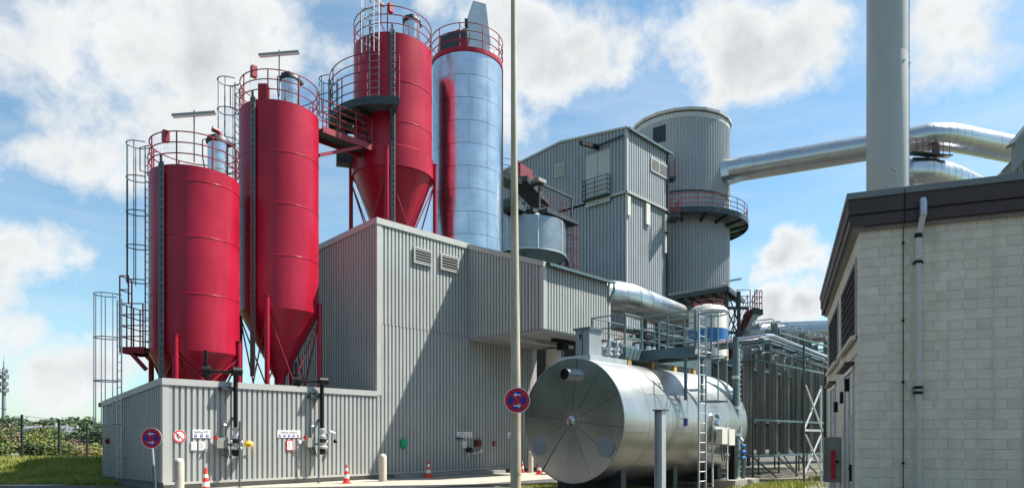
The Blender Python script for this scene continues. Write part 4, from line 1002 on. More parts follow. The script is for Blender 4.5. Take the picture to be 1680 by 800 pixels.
# small column by the end of the bay
p = sat(900, 590, 31)
t = thing('hoist', 'dark hoist block hanging under the projecting bay', 'hoist', (15.3, -3.2, 5.6))
MB().box(14.7, 16.3, -3.3, -3.15, 5.74, 5.9).build('rail', 'black_pipe', t); MB().box(15.2, 15.6, -3.4, -3.05, 5.45, 5.74).build('block', 'black_pipe', t); MB().tube([(15.4, -3.2, 5.45), (15.4, -3.2, 5.15), (15.45, -3.2, 5.1)], .035, 6).build('hook', 'dark_steel', t)
t = thing('pale_column', 'pale upright duct under the right end of the projecting bay', 'duct', (17.0, -1.2, 0))
MB().lathe([(.42, .0), (.42, 5.8)], 20, 17.2, -1.3).build('shell', 'white_paint', t); MB().lathe([(.45, 4.9), (.45, 5.0)], 20, 17.2, -1.3).build('collar', 'galv_matt', t)

# ================================================================== DUCTS
def duct(label, pts, r, seam, name='duct', site=True, n=28, m='duct_metal', extra=None):
    P = [Vector(to_site(p)) for p in pts]
    t = thing('duct', label, 'duct', tuple(P[0])); pipe_seams(t, 'shell', P, r, m, seam, n=n); return t, P
def curve(a, b, c, n=6): return [(Vector(a).lerp(b, k/n)).lerp(Vector(b).lerp(c, k/n), k/n) for k in range(n+1)]
z = 8.45; A = Vector((2.2, 33.6, z)); B = Vector((4.0, 32.4, z)); C = at(1030, 488, 33.8); C.z = z
D_ = at(1128, 500, 40.3); D_.z = z; E_ = at(1150, 512, 41.5); E_.z = z-.15; F_ = Vector((E_.x+.4, E_.y+.3, z-1.6))
tA, _ = duct('thick silver duct leaving the end of the projecting bay above the tank', curve(A, B+Vector((.2, 0, 0)), C)+[D_]+curve(D_, E_, F_)[1:]+[F_+Vector((0, 0, -3))], .80, 1.4)
for px, Y in ((1058, 35.5), (1078, 36.8)):
    s_ = sat(px, 540, Y); MB().beam((s_.x, s_.y, 0), (s_.x, s_.y, 7.75), .16).build('support_leg', 'dark_steel', tA)
a = at(1245, 547, 47); b = at(1400, 542, 47); z = a.z
e0 = at(1222, 550, 49.5); e0.z = z-2.5
duct('thick silver duct running level behind the finned tubes', [e0]+curve(Vector((e0.x, e0.y, z-.9)), Vector((e0.x, e0.y, z+.2)), a)+[b, b+Vector((9, 1, 0))], .75, 3.4)
# high duct from the round tower
z = 23.15
p0 = at(1198, 290, 55.2); p0.z = z; p1 = at(1507, 232, 49.3); p1.z = z; p2 = at(1542, 228, 48.6); p2.z = z; p3 = at(1672, 247, 51.3); p3.z = z; p4 = at(1800, 262, 54); p4.z = z
t, P = duct('long high silver duct from the round tower to the gabled roof', [p0, p1]+curve(p1.lerp(p2, .35), p2, p2.lerp(p3, .25))+[p3, p4], .93, 2.6)
cc0 = Vector(to_site(at(1186, 292, 55.6))); cc0.z = z; cc1 = P[0].lerp(P[1], .09)
m = MB(); d = (cc1-cc0).normalized(); sd = Vector((-d.y, d.x, 0)); i = 0
for k in range(16):
    an = 2*pi*(k+.5)/16; cx_, cz_ = cos(an), sin(an); s_ = 1/max(abs(cx_), abs(cz_)); m.v.append(tuple(cc0-d*.9+sd*(.95*cx_*s_)+Vector((0, 0, 1.0*cz_*s_))))
for k in range(16): an = 2*pi*(k+.5)/16; m.v.append(tuple(cc1+sd*(.89*cos(an))+Vector((0, 0, .89*sin(an)))))
for k in range(16): m.f.append((k, (k+1) % 16, 16+(k+1) % 16, 16+k))
m.build('transition_piece', 'duct_metal', t, ang=20)
s_ = sat(1514, 250, 48.9)
MB().box(s_.x-.3, s_.x+.3, s_.y-.95, s_.y-.9, z-.7, z+.1).build('saddle_plate', 'canopy', t)
MB().beam((s_.x, s_.y-.8, 0), (s_.x, s_.y-.8, z-.8), .45).build('support_leg', 'dark_steel', t)
# lower duct with walkway
q0 = at(1470, 300, 46); q1 = at(1500, 285, 45); q1.z = q0.z = EYE+(HZ-283)/F*45; q2 = at(1545, 283, 45.5); q2.z = q0.z; q3 = at(1610, 300, 49); q3.z = q0.z; q4 = at(1700, 300, 54); q4.z = q0.z
t, P = duct('lower fat silver duct behind the white chimney', [q0, q1]+curve(q1.lerp(q2, .3), q2, q2.lerp(q3, .4))+[q3, q4], .98, 1.6)
wk = thing('duct_walkway', 'small red railed walkway on the lower duct beside the chimney', 'walkway', tuple(sat(1500, 270, 44)))
a = sat(1492, 262, 44.2); b = sat(1558, 262, 44.8); zz = q0.z+.95
MB().beam((a.x, a.y, zz), (b.x, b.y, zz), .6, .06).build('deck', 'dark_steel', wk)
line_rail(wk, [(a.x, a.y), (b.x, b.y)], zz, 1.0, 3, .55); line_rail(wk, [(a.x-.3, a.y+.6), (b.x-.3, b.y+.6)], zz, 1.0, 3, .7)

# ================================================================== CHIMNEY
p = at(1455.5, 200, 27); t = thing('chimney', 'tall smooth pale grey chimney rising behind the brick building', 'chimney', (p.x, p.y, 0), 'world')
MB().lathe([(.73, 0), (.73, 9.5)], 48, p.x, p.y).build('lower_section', 'chimney_paint', t); MB().lathe([(.73, 9.5), (.735, 9.52), (.735, 16.55), (.73, 16.58)], 48, p.x, p.y).build('middle_section', 'chimney_paint', t)
MB().lathe([(.73, 16.58), (.73, 34)], 48, p.x, p.y).build('upper_section', 'chimney_paint', t)
for (dx, zz) in ((.25, 16.1), (.62, 16.15), (-.1, 11.9)):
    y_ = -sqrt(.73**2-dx*dx); MB().box(p.x+dx-.05, p.x+dx+.05, p.y+y_-.05, p.y+y_+.03, zz, zz+.07).build('lug', 'galv_matt', t)
MB().tube([(p.x+.66, p.y-.36, 5), (p.x+.66, p.y-.36, 34)], .02, 6).build('conductor', 'galv_matt', t)

# ================================================================== BOILER HOUSE
def boiler_house():
    bc = Vector((7.97, 48, 0)); s = to_site(bc); u0, v0 = s[0], s[1]
    t = thing('boiler_house', 'tall grey ribbed clad block with louvre between silos and round tower', 'building', (u0, v0, 0))
    W_ = 5.5; D_ = 16; zs = 18.9
    hL = lambda px, py: hit(px, py, bc, (NX, NY)); hR = lambda px, py: hit(px, py, bc, (UX, UY))
    zc, zr, ze = 23.3, 24.0, 23.0; vr = hL(920, 237)[0]
    top = lambda v: (zc+(zr-zc)*v/vr) if v < vr else (zr+(ze-zr)*(v-vr)/(D_-vr))
    V = v0
    # lower block
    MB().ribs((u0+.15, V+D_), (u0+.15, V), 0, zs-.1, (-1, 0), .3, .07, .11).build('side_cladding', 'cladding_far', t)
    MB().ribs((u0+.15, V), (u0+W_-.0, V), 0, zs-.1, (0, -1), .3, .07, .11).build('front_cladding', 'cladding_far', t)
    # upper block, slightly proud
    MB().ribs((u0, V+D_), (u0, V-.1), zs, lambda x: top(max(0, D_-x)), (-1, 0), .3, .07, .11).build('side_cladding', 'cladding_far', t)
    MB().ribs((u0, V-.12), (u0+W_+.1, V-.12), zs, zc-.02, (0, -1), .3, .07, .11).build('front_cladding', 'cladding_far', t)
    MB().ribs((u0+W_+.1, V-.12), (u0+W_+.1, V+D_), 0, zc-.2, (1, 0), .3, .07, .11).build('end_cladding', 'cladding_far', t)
    m = MB(); m.box(u0+.2, u0+W_, V+.05, V+D_-.1, 0, zc-.6); m.build('wall_core', 'dark_gap', t)
    m = MB(); m.beam((u0-.04, V-.16, zs-.03), (u0+W_+.1, V-.16, zs-.03), .14, .14); m.beam((u0-.06, V-.1, zs-.03), (u0-.06, V+3.2, zs-.03), .14, .14); m.build('drip_flashing', 'flashing', t)
    m = MB(); m.box(u0-.1, u0+.12, V-.2, V-.06, zs+.05, zc-.05); m.box(u0+.05, u0+.25, V-.08, V+.06, 0, zs-.1); m.build('corner_trim', 'flashing', t)
    # roof with verge
    r = MB(); pts = [(-.25, zc-.02), (vr, zr+.02), (D_, ze+.02)]
    for (va, za), (vb, zb) in zip(pts[:-1], pts[1:]):
        i = len(r.v); r.v += [(x, V+v_, z_+dz) for dz in (0, .14) for (v_, z_) in ((va, za), (vb, zb)) for x in (u0-.12, u0+W_+.4)]
        r.f += [(i, i+1, i+3, i+2), (i+4, i+6, i+7, i+5), (i, i+2, i+6, i+4), (i+1, i+5, i+7, i+3), (i, i+4, i+5, i+1), (i+2, i+3, i+7, i+6)]
    r.build('roof', 'flashing', t)
    MB().beam((u0-.1, V-.34, zc-.06), (u0+W_+.45, V-.34, zc-.06), .16, .16).build('gutter', 'blue_steel', t)
    MB().tube([(u0+W_-.05, V-.2, 0), (u0+W_-.05, V-.2, zc-.1)], .09, 8).build('downpipe', 'dark_steel', t)
    # louvre on lit side
    a0, z1 = hR(1064, 258); a1, _ = hR(1091, 270); z0 = hR(1064, 281)[1]
    y = V-.175
    f = MB(); f.box(u0+a0, u0+a1, y-.05, y, z0, z0+.1); f.box(u0+a0, u0+a1, y-.05, y, z1-.1, z1); f.box(u0+a0, u0+a0+.1, y-.05, y, z0+.1, z1-.1); f.box(u0+a1-.1, u0+a1, y-.05, y, z0+.1, z1-.1)
    am = (a0+a1)/2; f.box(u0+am-.05, u0+am+.05, y-.05, y, z0+.1, z1-.1); fr = f.build('louvre_frame', 'flashing', t)
    MB().box(u0+a0+.1, u0+a1-.1, y-.0, y+.004, z0+.1, z1-.1).build('louvre_back', 'dark_gap', fr)
    for k in range(7):
        zz = z0+.16+(z1-z0-.3)*k/6; MB().box(u0+a0+.1, u0+a1-.1, y-.05, y-.01, zz-.02, zz+.02).build('slat', 'flashing', fr)
    # window, loading door, little balcony on the shaded side
    x = u0-.055
    def vr_(px0, px1, py0, py1): a, z1 = hL(px1, py0); b, _ = hL(px0, py0); _, z0 = hL(px1, py1); return V+a, V+b, z0, z1
    a, b, z0, z1 = vr_(910, 926.5, 266, 287); MB().box(x-.03, x, a, b, z0, z1).build('window_frame', 'flashing', t); MB().box(x-.05, x-.031, a+.1, b-.1, z0+.1, z1-.1).build('window', 'canopy', t)
    a, b, z0, z1 = vr_(962, 1002, 243, 330); w = MB(); MB().box(x-.04, x-.0, a, (a+b)/2-.02, z0, z1).build('loading_door', 'flashing', t); MB().box(x-.04, x-.0, (a+b)/2+.02, b, z0, z1).build('loading_door', 'flashing', t)
    line_rail(t, [(x-.05, b), (x-.4, b), (x-.4, a), (x-.05, a)], zs+.1, 1.35, 4, 1.2, 'dark_steel', .03)
    MB().box(x-.45, x, a-.05, b+.05, zs, zs+.1).build('balcony_deck', 'dark_steel', t)
    MB().beam((x, (a+b)/2, z1+.35), (x-1.9, (a+b)/2+.1, z1+.1), .25, .3).build('hoist_beam', 'black_pipe', t); MB().beam((x-.2, a-1.2, z1+.45), (x-.2, (a+b)/2, z1+.35), .12).build('hoist_arm', 'dark_steel', t)
    for (px0, px1, py0, py1) in ((1026.5, 1031, 322, 353), (1057, 1063, 334, 368), (1088, 1094, 352, 380), (1088, 1093, 385, 415)):
        a0, z1 = hR(px0, py0); a1, _ = hR(px1, py0); z0 = hR(px0, py1)[1]; MB().box(u0+a0, u0+a1, V-.2, V-.052, z0, z1).build('conduit_box', 'white_paint', t)
    a = hL(890, 294); b = hL(838, 312)
    MB().beam((x-.8, V+a[0], a[1]), (x-.1, V+a[0]+1.5, a[1]-.1), .16, .1).build('tube_light', 'sign_white', t)
boiler_house()
# lower clad annexe behind the bay
aw = at(930, 430, 46)
s = to_site(aw); t = thing('annexe', 'low ribbed clad annexe wall behind the projecting bay', 'building', (s[0]-9, s[1]+3, 0))
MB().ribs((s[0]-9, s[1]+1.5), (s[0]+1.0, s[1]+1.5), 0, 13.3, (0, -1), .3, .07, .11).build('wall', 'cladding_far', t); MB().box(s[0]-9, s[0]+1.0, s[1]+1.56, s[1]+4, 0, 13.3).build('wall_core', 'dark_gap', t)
MB().box(s[0]-9.1, s[0]+1.1, s[1]+1.4, s[1]+4, 13.3, 13.4).build('roof', 'flashing', t)
# dark lower wall behind the tank / under the duct
s = to_site(at(1002, 560, 34.5)); t = thing('rear_wall', 'grey ribbed clad wall under the thick duct behind the catwalk', 'building', (s[0], s[1]+1.4, 0))
MB().ribs((s[0]-.5, s[1]+1.4), (s[0]+4.6, s[1]+1.4), 0, 7.6, (0, -1), .22, .04, .07).build('wall', 'cladding', t); MB().box(s[0]-.5, s[0]+4.6, s[1]+1.46, s[1]+5, 0, 7.6).build('wall_core', 'dark_gap', t)
MB().box(s[0]-.6, s[0]+4.7, s[1]+1.3, s[1]+5.1, 7.6, 7.7).build('roof', 'dark_steel', t)

# cyclone drum with walkways
def cyclone():
    c = sat(866, 380, 43); R = 2.4
    t = thing('cyclone_drum', 'fat galvanised drum under dark walkways left of the boiler house', 'drum', (c.x, c.y, 0))
    MB().lathe([(R, 12.85), (R, 14.9), (R*.9, 15.1)], 48, c.x, c.y).build('shell', 'drum_metal', t)
    MB().lathe([(R, 12.85), (R*.9, 12.7), (.6, 10.2), (.5, 8)], 48, c.x, c.y).build('cone', 'blue_steel', t)
    for z_ in (12.9,): MB().lathe([(R+.03, z_-.03), (R+.03, z_+.03)], 48, c.x, c.y).build('band', 'galv_matt', t)
    for k in range(8): a = 2*pi*k/8+.2; MB().beam((c.x+(R+.0)*cos(a), c.y+(R+.0)*sin(a), 12.9), (c.x+(R+.0)*cos(a), c.y+(R+.0)*sin(a), 14.9), .05).build('seam', 'galv_matt', t)
    for k in range(4): a = 2*pi*k/4+.6; MB().beam((c.x+R*.85*cos(a), c.y+R*.85*sin(a), 0), (c.x+R*.85*cos(a), c.y+R*.85*sin(a), 13), .25).build('leg', 'dark_steel', t)
    t = thing('drum_walkway', 'dark steel walkway with red posts around the fat drum', 'walkway', (c.x, c.y, 15.1))
    def P(px, py, Y): q = sat(px, py, Y); return (q.x, q.y)
    zd = 15.15
    pts = [P(838, 365, 42.5), P(885, 355, 41), P(938, 365, 43.5)]
    for a, b in zip(pts[:-1], pts[1:]): MB().beam((*a, zd), (*b, zd), 1.2, .25).build('deck', 'dark_steel', t)
    line_rail(t, pts, zd+.1, 1.15, 3, 1.3, 'red_dark')
    for a, b in zip(pts[:-1], pts[1:]): MB().beam((*a, zd+1.75), (*b, zd+1.75), .14, .16).build('cable_duct', 'dark_steel', t)
    for p_ in pts: MB().beam((*p_, zd), (*p_, zd+1.8), .1).build('upright', 'dark_steel', t)
    MB().obox(pts[1][0], pts[1][1], 0, .7, .5, zd+1.75, zd+1.95).build('lamp_housing', 'canopy', t)
    a = P(932, 400, 43.6); MB().beam((*P(905, 370, 42.3), 14.9), (*P(935, 410, 43.6), 12.5), .2, .2).build('strut', 'dark_steel', t)
    zd2 = 16.9; pts2 = [P(815, 320, 40), P(850, 330, 40.5), P(888, 335, 44)]
    for a, b in zip(pts2[:-1], pts2[1:]): MB().beam((*a, zd2), (*b, zd2-.3), 1.2, .35).build('deck', 'dark_steel', t)
    line_rail(t, pts2, zd2, 1.15, 3, 1.2, 'red_dark')
    q = pts2[1]; MB().obox(q[0]+1.0, q[1]+.5, .2, 1.5, .5, zd2+.1, zd2+1.15).build('red_panel', 'red_dark', t)
    MB().beam((*P(826, 345, 40), 15.3), (*P(850, 350, 41), 15.3), 1.2, .5).build('deck_beam', 'dark_steel', t)
    q = P(934, 420, 43.6)
    t = thing('caged_ladder', 'red caged ladder descending beside the fat drum', 'ladder', (q[0], q[1], 9))
    ladder(t, q[0], q[1], radians(-120), 9, 15.4, 9.5, 15.2, 'red_dark', cm='red_dark', hoop=.9, w=.5, cr=.42)
cyclone()
# ================================================================== ROUND TOWER
def round_tower():
    c = Vector((14.3, 58, 0)); R = 3.95
    t = thing('round_tower', 'wide round ribbed clad tower with encircling railed platform', 'tower', (c.x, c.y, 0), 'world')
    nr = 96; n = nr*4; rf = lambda q: (.06 if (q % 4) in (0, 1) else 0)
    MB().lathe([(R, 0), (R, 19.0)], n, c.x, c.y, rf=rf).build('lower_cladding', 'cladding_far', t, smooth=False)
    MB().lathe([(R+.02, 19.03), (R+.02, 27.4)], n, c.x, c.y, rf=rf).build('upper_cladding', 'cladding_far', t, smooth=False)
    # faceted roof
    MB().lathe([(R+.05, 27.5), (R+.24, 27.52), (R+.25, 27.72), (R*.5, 28.25), (.02, 28.5)], 20, c.x, c.y, radians(15), radians(375)).build('roof', 'flashing', t, smooth=False)
    MB().lathe([(R-.1, 27.0), (R+.08, 27.0), (R+.08, 27.4)], 64, c.x, c.y).build('eaves_band', 'flashing', t)
    a0, a1 = radians(-170), radians(70); zd = 19.35; Ro = 5.45
    MB().lathe([(R, zd-.12), (Ro, zd-.12), (Ro, zd+.0), (R, zd+.0), (R, zd-.12)], 40, c.x, c.y, a0, a1).build('platform_deck', 'blue_steel', t)
    MB().lathe([(Ro, zd-.35), (Ro+.04, zd-.35), (Ro+.04, zd+.08), (Ro, zd+.08), (Ro, zd-.35)], 40, c.x, c.y, a0, a1).build('platform_edge', 'dark_steel', t)
    for k in range(12):
        a = a0+.1+(a1-a0-.2)*k/11; MB().beam((c.x+R*cos(a), c.y+R*sin(a), zd-.55), (c.x+Ro*cos(a), c.y+Ro*sin(a), zd-.25), .14, .24).build('platform_bracket', 'dark_steel', t)
    ring_rail(t, c.x, c.y, zd, Ro-.05, a0, a1, 1.15, 3, 18, 'red_steel', .03)
    MB().lathe([(R+.06, 21.1), (R+.12, 21.1), (R+.12, 21.22), (R+.06, 21.22)], 64, c.x, c.y).build('wall_band', 'dark_steel', t)
    a = radians(-128); MB().obox(c.x+(R+.06)*cos(a), c.y+(R+.06)*sin(a), a, .08, 1.05, 25.3, 26.6).build('window', 'glass_dark', t)
    a = radians(-100); z0 = 9
    MB().obox(c.x+R*cos(radians(-30)), c.y+R*sin(radians(-30)), radians(-30), .25, .4, 19.4, 21.3).build('door', 'flashing', t)
    # small platform on the left side
    t2 = thing('link_platform', 'little red railed landing between boiler house and round tower', 'landing', tuple(at(1100, 360, 52)), 'world')
    a = at(1096, 356, 51.5); b = at(1112, 358, 51.2)
    MB().box(a.x, b.x+.1, a.y-.7, a.y+.8, a.z-.2, a.z).build('deck', 'dark_steel', t2); line_rail(t2, [(a.x, a.y-.7), (b.x, a.y-.7), (b.x, a.y+.6)], a.z, 1.15, 4, .45)
    a = at(1096, 290, 52.4); MB().box(a.x, a.x+.5, a.y-.5, a.y+.4, a.z-.3, a.z-.15).build('upper_deck', 'dark_steel', t2); line_rail(t2, [(a.x, a.y-.5), (a.x+.45, a.y-.5), (a.x+.5, a.y+.2)], a.z-.15, 1.4, 4, .5)
round_tower()
# ================================================================== STAIR STRUCTURE AND CANOPY
def stairs():
    Y = 38
    def P(px, py, Y_=Y): p = at(px, py, Y_); return (p.x, p.y, p.z)
    t = thing('steel_stairs', 'dark red steel staircase tower with open treads behind the vessel', 'stairs', (P(1200, 600)[0], Y, 0), 'world')
    n = 13
    a = Vector(P(1200, 592)); b = Vector(P(1242, 504))
    for w in (0, 1.5):
        MB().beam((a.x, a.y+w, a.z-.25), (b.x, b.y+w, b.z-.25), .09, .32).build('stringer', 'canopy' if w == 0 else 'dark_steel', t)
    for k in range(n):
        q = a.lerp(b, k/(n-1)); MB().box(q.x-.16, q.x+.16, a.y+.05, a.y+1.45, q.z-.05, q.z).build('tread', 'red_dark', t)
    a2 = Vector(P(1225, 592)); b2 = Vector(P(1192, 520))
    for w in (1.7, 3.0): MB().beam((a2.x, a2.y+w, a2.z), (b2.x, b2.y+w, b2.z), .08, .3).build('stringer', 'red_dark', t)
    for k in range(10): q = a2.lerp(b2, k/9); MB().box(q.x-.16, q.x+.16, a.y+1.75, a.y+2.95, q.z-.05, q.z).build('tread', 'red_dark', t)
    # top landing
    c0, c1_ = P(1238, 507), P(1250, 507)
    MB().box(c0[0]-.1, c1_[0]+.05, Y-.05, Y+1.6, c0[2]-.3, c0[2]).build('landing', 'dark_steel', t)
    line_rail(t, [(c0[0], Y), (c1_[0], Y), (c1_[0], Y+1.5)], c0[2], 1.05, 3, .4)
    mb = MB(); 
    line_rail(t, [(a.x, Y, a.z), (b.x, Y, b.z)], 0, 1.0, 3, 1.1); line_rail(t, [(a.x, Y+1.5, a.z), (b.x, Y+1.5, b.z)], 0, 1.0, 3, 1.1)
    line_rail(t, [(P(1216, 500)[0], Y+.7), (c0[0], Y+.7)], P(1216, 503)[2], 1.1, 3, .8)
    for px in (1192, 1212):
        for w in (0, 3.0): q = P(px, 600); MB().beam((q[0], Y+w, 0), (q[0], Y+w, P(px, 478)[2]), .16).build('column', 'dark_steel', t)
    q = P(1236, 600); MB().beam((q[0], Y+.8, 0), (q[0], Y+.8, P(1236, 510)[2]), .16).build('column', 'dark_steel', t)
    for py in (592, 545, 505):
        MB().beam((P(1190, py)[0], Y, P(1190, py)[2]), (P(1226, py)[0], Y, P(1226, py)[2]), .1, .16).build('cross_beam', 'dark_steel', t)
    for k, (pa, pb) in enumerate((((1192, 545), (1212, 500)), ((1212, 545), (1192, 500)), ((1205, 540), (1213, 485)), ((1200, 485), (1212, 520)))):
        A_, B_ = P(*pa), P(*pb); MB().beam((A_[0], Y+.2+.05*k, A_[2]), (B_[0], Y+.2+.05*k, B_[2]), .06).build('brace', 'red_dark', t)
    # canopy
    t = thing('canopy', 'flat canopy roof on dark columns with pipework beneath', 'canopy', (P(1150, 480)[0], 38, 8), 'world')
    A_ = P(1096, 477, 40); B_ = P(1194, 466, 37.5); C_ = P(1220, 479, 41)
    z = B_[2]; D4 = (A_[0]+C_[0]-B_[0], A_[1]+C_[1]-B_[1])
    m = MB(); pt = [(A_[0], A_[1]), (B_[0], B_[1]), (C_[0], C_[1]), D4]
    for zz in (z-.12, z): m.v += [(x, y, zz) for x, y in pt]
    m.f += [(0,3,2,1),(4,5,6,7),(0,1,5,4),(1,2,6,5),(2,3,7,6),(3,0,4,7)]; m.build('roof_sheet', 'canopy', t)
    A_, B_, C_ = (Vector(A_), Vector(B_), Vector(C_)); A_.z = B_.z = C_.z = z-.25
    MB().beam(A_, B_, .12, .25).build('edge_beam', 'dark_steel', t); MB().beam(B_, C_, .12, .25).build('edge_beam', 'dark_steel', t)
    for k in range(5): q = A_.lerp(B_, (k+.5)/5); MB().beam(q, q+(C_-B_), .1, .2).build('rafter', 'dark_steel', t)
    for k in range(5):
        q = A_.lerp(B_, .1+.1*k); MB().beam(A_.lerp(B_, .25)+Vector((0, .5, -.8-.25*k)), A_.lerp(B_, .98)+Vector((0, .5+.3*k, -.7-.3*k)), .14, .1).build('pipe', 'galv_matt' if k % 2 else 'dark_steel', t)
    for k in range(6): q = A_.lerp(B_, .45+.1*k); MB().beam(q+Vector((0, .6, 0)), q+Vector((.3, .6, -2.6)), .05).build('hanger', 'red_dark', t)
    line_rail(t, [(A_.lerp(B_, .6).x, 38.4), (B_.x-.1, 38.2)], z-2.3, 1.1, 4, .6)
    MB().beam(A_.lerp(B_, .1)+Vector((0, .4, -1.0)), A_.lerp(B_, .98)+Vector((0, .4, -1.6)), .8, .2).build('grating', 'dark_steel', t)
    for f in (.3, .62): q = A_.lerp(B_, f); MB().beam((q.x, q.y+.6, 0), (q.x, q.y+.6, z-.2), .15).build('column', 'dark_steel', t)
    lm = at(1194, 461, 37.6); t = thing('mast_light', 'tube light on short mast above the canopy', 'lamp', (lm.x, lm.y, z), 'world', 'tube lights on masts above the silos')
    MB().tube([(lm.x, lm.y, z), (lm.x, lm.y, lm.z+.1)], .04, 6).build('mast', 'galv_matt', t)
    MB().beam(tuple(at(1182, 463, 37.6)), tuple(at(1216, 457, 37.6)), .14, .1).build('light_fitting', 'galv_matt', t)
stairs()
# clutter of pipes and steel between tank and stairs
t = thing('pipe_rack', 'dark low pipe rack with steel shelves behind the catwalk', 'pipe rack', tuple(sat(1080, 580, 31))[:2]+(0,))
for k in range(5):
    a = sat(1040, 540+k*12, 30.5+.5*k); b = sat(1150, 545+k*11, 34+.5*k); MB().tube([tuple(a), (b.x, b.y, a.z)], .07+.02*(k % 3), 8).build('pipe', ('dark_steel', 'galv_matt', 'blue_steel')[k % 3], t)
for px, Y in ((1050, 31), (1085, 32.5), (1120, 34), (1142, 35)):
    a = sat(px, 540, Y); MB().beam((a.x, a.y, 0), (a.x, a.y, a.z), .16).build('column', 'dark_steel', t)
a = sat(1045, 548, 31); b = sat(1145, 548, 35); MB().beam((a.x, a.y, 6.2), (b.x, b.y, 6.2), .9, .2).build('shelf', 'black_pipe', t); MB().beam((a.x, a.y, 4.9), (b.x, b.y, 4.9), .9, .16).build('shelf', 'dark_steel', t)

# ================================================================== WHITE BRICK BUILDING
def brick_building():
    ang = atan2(-.368, .930); W0 = Vector((4.835, 9.5, 0)); fr = (W0, ang)
    t = thing('brick_building', 'white painted brick building with dark roof fascia at the right edge', 'building', (0, 0, 0), fr)
    Lx, Ly, H = 5.0, 7.1, 4.46; ch = .132; j = .005
    # wall cores
    m = MB(); m.box(.003, Lx, .003, .3, 0, H); m.box(.003, .3, .3, Ly, 0, H); m.box(.3, Lx, Ly-.3, Ly, 0, H); m.box(Lx-.3, Lx, .3, Ly-.3, 0, H); m.build('wall', 'mortar', t)
    cnt = 0; rest = MB()
    meshes = {}
    def bm(ln, axis, var):
        k = (round(ln, 2), axis, var)
        if k not in meshes:
            def f(q):
                b = .006; ch_ = ch-j; rnd = random.Random(hash(k[0])+var*7); pr = [rnd.uniform(0, .0035) for _ in range(4)]
                # front face slightly rounded at the edges
                o = [(0, 0), (ln, 0), (ln, ch_), (0, ch_)]; inn = [(b, b), (ln-b, b), (ln-b, ch_-b), (b, ch_-b)]
                for (a, z) in o: q.v.append((a, .012, z) if axis == 'x' else (.012, a, z))
                for (a, z), p_ in zip(o, pr): q.v.append((a, .004, z) if axis == 'x' else (.004, a, z))
                for (a, z), p_ in zip(inn, pr): q.v.append((a, -.004-p_, z) if axis == 'x' else (-.004-p_, a, z))
                for s in (0, 4):
                    for e in range(4): f_ = (s+e, s+(e+1) % 4, s+4+(e+1) % 4, s+4+e); q.f.append(f_ if axis == 'x' else f_[::-1])
                q.f.append((8, 9, 10, 11) if axis == 'x' else (11, 10, 9, 8))
            meshes[k] = shared('brick_%s_%s_%d' % k, f, ('white_brick', 'white_brick_b', 'white_brick_c', 'white_brick')[var], smooth=False)
        return meshes[k]
    openings = [(.25, 2.9, 3.05, 4.17), (3.6, 6.4, 3.05, 4.17), (.69, 2.27, 0, 2.68), (4.4, 5.8, 0, 2.68)]
    allb = []
    rows = int(H/ch)
    for r in range(rows+1):
        z = r*ch
        if z+ch > H+.05: break
        for axis, L_ in (('x', Lx), ('y', Ly)):
            long = (r % 2 == (0 if axis == 'x' else 1)); w = .315 if long else .164
            a = 0.0 if long else 0.0
            if axis == 'x' and not long: allb.append((axis, r, 0.0, .24-j)); a = .24
            elif axis == 'y' and not long: allb.append((axis, r, 0.0, .24-j)); a = .24
            while a < L_-.02:
                e = min(a+w, L_); allb.append((axis, r, a, e-a-j)); a = e
    # cut the openings
    out = []
    for (axis, r, a, ln) in allb:
        z0, z1 = r*ch, r*ch+ch
        segs = [(a, a+ln)]
        if axis == 'y':
            for (y0, y1, oz0, oz1) in openings:
                if z1 > oz0+.02 and z0 < oz1-.02:
                    ns = []
                    for (s0, s1_) in segs:
                        if s1_ <= y0 or s0 >= y1: ns.append((s0, s1_)); continue
                        if s0 < y0-.03: ns.append((s0, y0))
                        if s1_ > y1+.03: ns.append((y1, s1_))
                    segs = ns
        for s0, s1_ in segs: out.append((axis, r, s0, s1_-s0))
    vis = [b for b in out if b[1]*ch > .9]
    fr_ = [b for b in vis if b[0] == 'x' and b[2] < 2.4]; fr_.sort(key=lambda b: (-round(b[3], 1), b[2])); chosen = set(fr_[:295])
    for b in out:
        axis, r, a, ln = b; z = r*ch
        if b in chosen:
            inst('brick', bm(ln, axis, (r*7+int(a*10)) % 4), t, (a, 0, z))
        else:
            me = bm(ln, axis, (r*7+int(a*10)) % 4); i = len(rest.v); ox, oy = (a, 0) if axis == 'x' else (0, a)
            rest.v += [(v.co.x+ox, v.co.y+oy, v.co.z+z) for v in me.vertices]; rest.f += [tuple(i+q for q in p_.vertices) for p_ in me.polygons]
    ro = rest.build('bricks', 'white_brick', t, smooth=False); ro['kind'] = 'stuff'
    # lintel band and soffit
    MB().box(-.02, .34, -.014, .0, 2.93-.2, 2.93).build('lintel_block', 'white_brick', t)
    MB().box(-.02, -.005, 0.0, 3.2, 2.8, 2.93).build('sill_band', 'white_brick', t)
    MB().box(-.07, Lx, -.07, Ly+.05, 4.46, 4.51).build('soffit', 'concrete', t)
    # fascia: coping and two dark boards
    O = .13
    def wrap(z0, z1, o): m = MB(); m.box(-o, Lx+.2, -o, -o+.03, z0, z1); m.box(-o, -o+.03, -o+.03, Ly+o, z0, z1); m.box(-o+.03, Lx, Ly+o-.03, Ly+o, z0, z1); return m
    wrap(4.51, 4.655, O).build('fascia_board', 'fascia', t); wrap(4.67, 4.88, O+.02).build('fascia_board', 'fascia', t)
    wrap(4.655, 4.67, O-.004).build('fascia_gap', 'dark_gap', t)
    m = MB(); m.box(-O-.04, Lx+.2, -O-.04, .2, 4.88, 4.965); m.box(-O-.04, .2, .2, Ly+O, 4.88, 4.965); m.build('coping', 'coping', t)
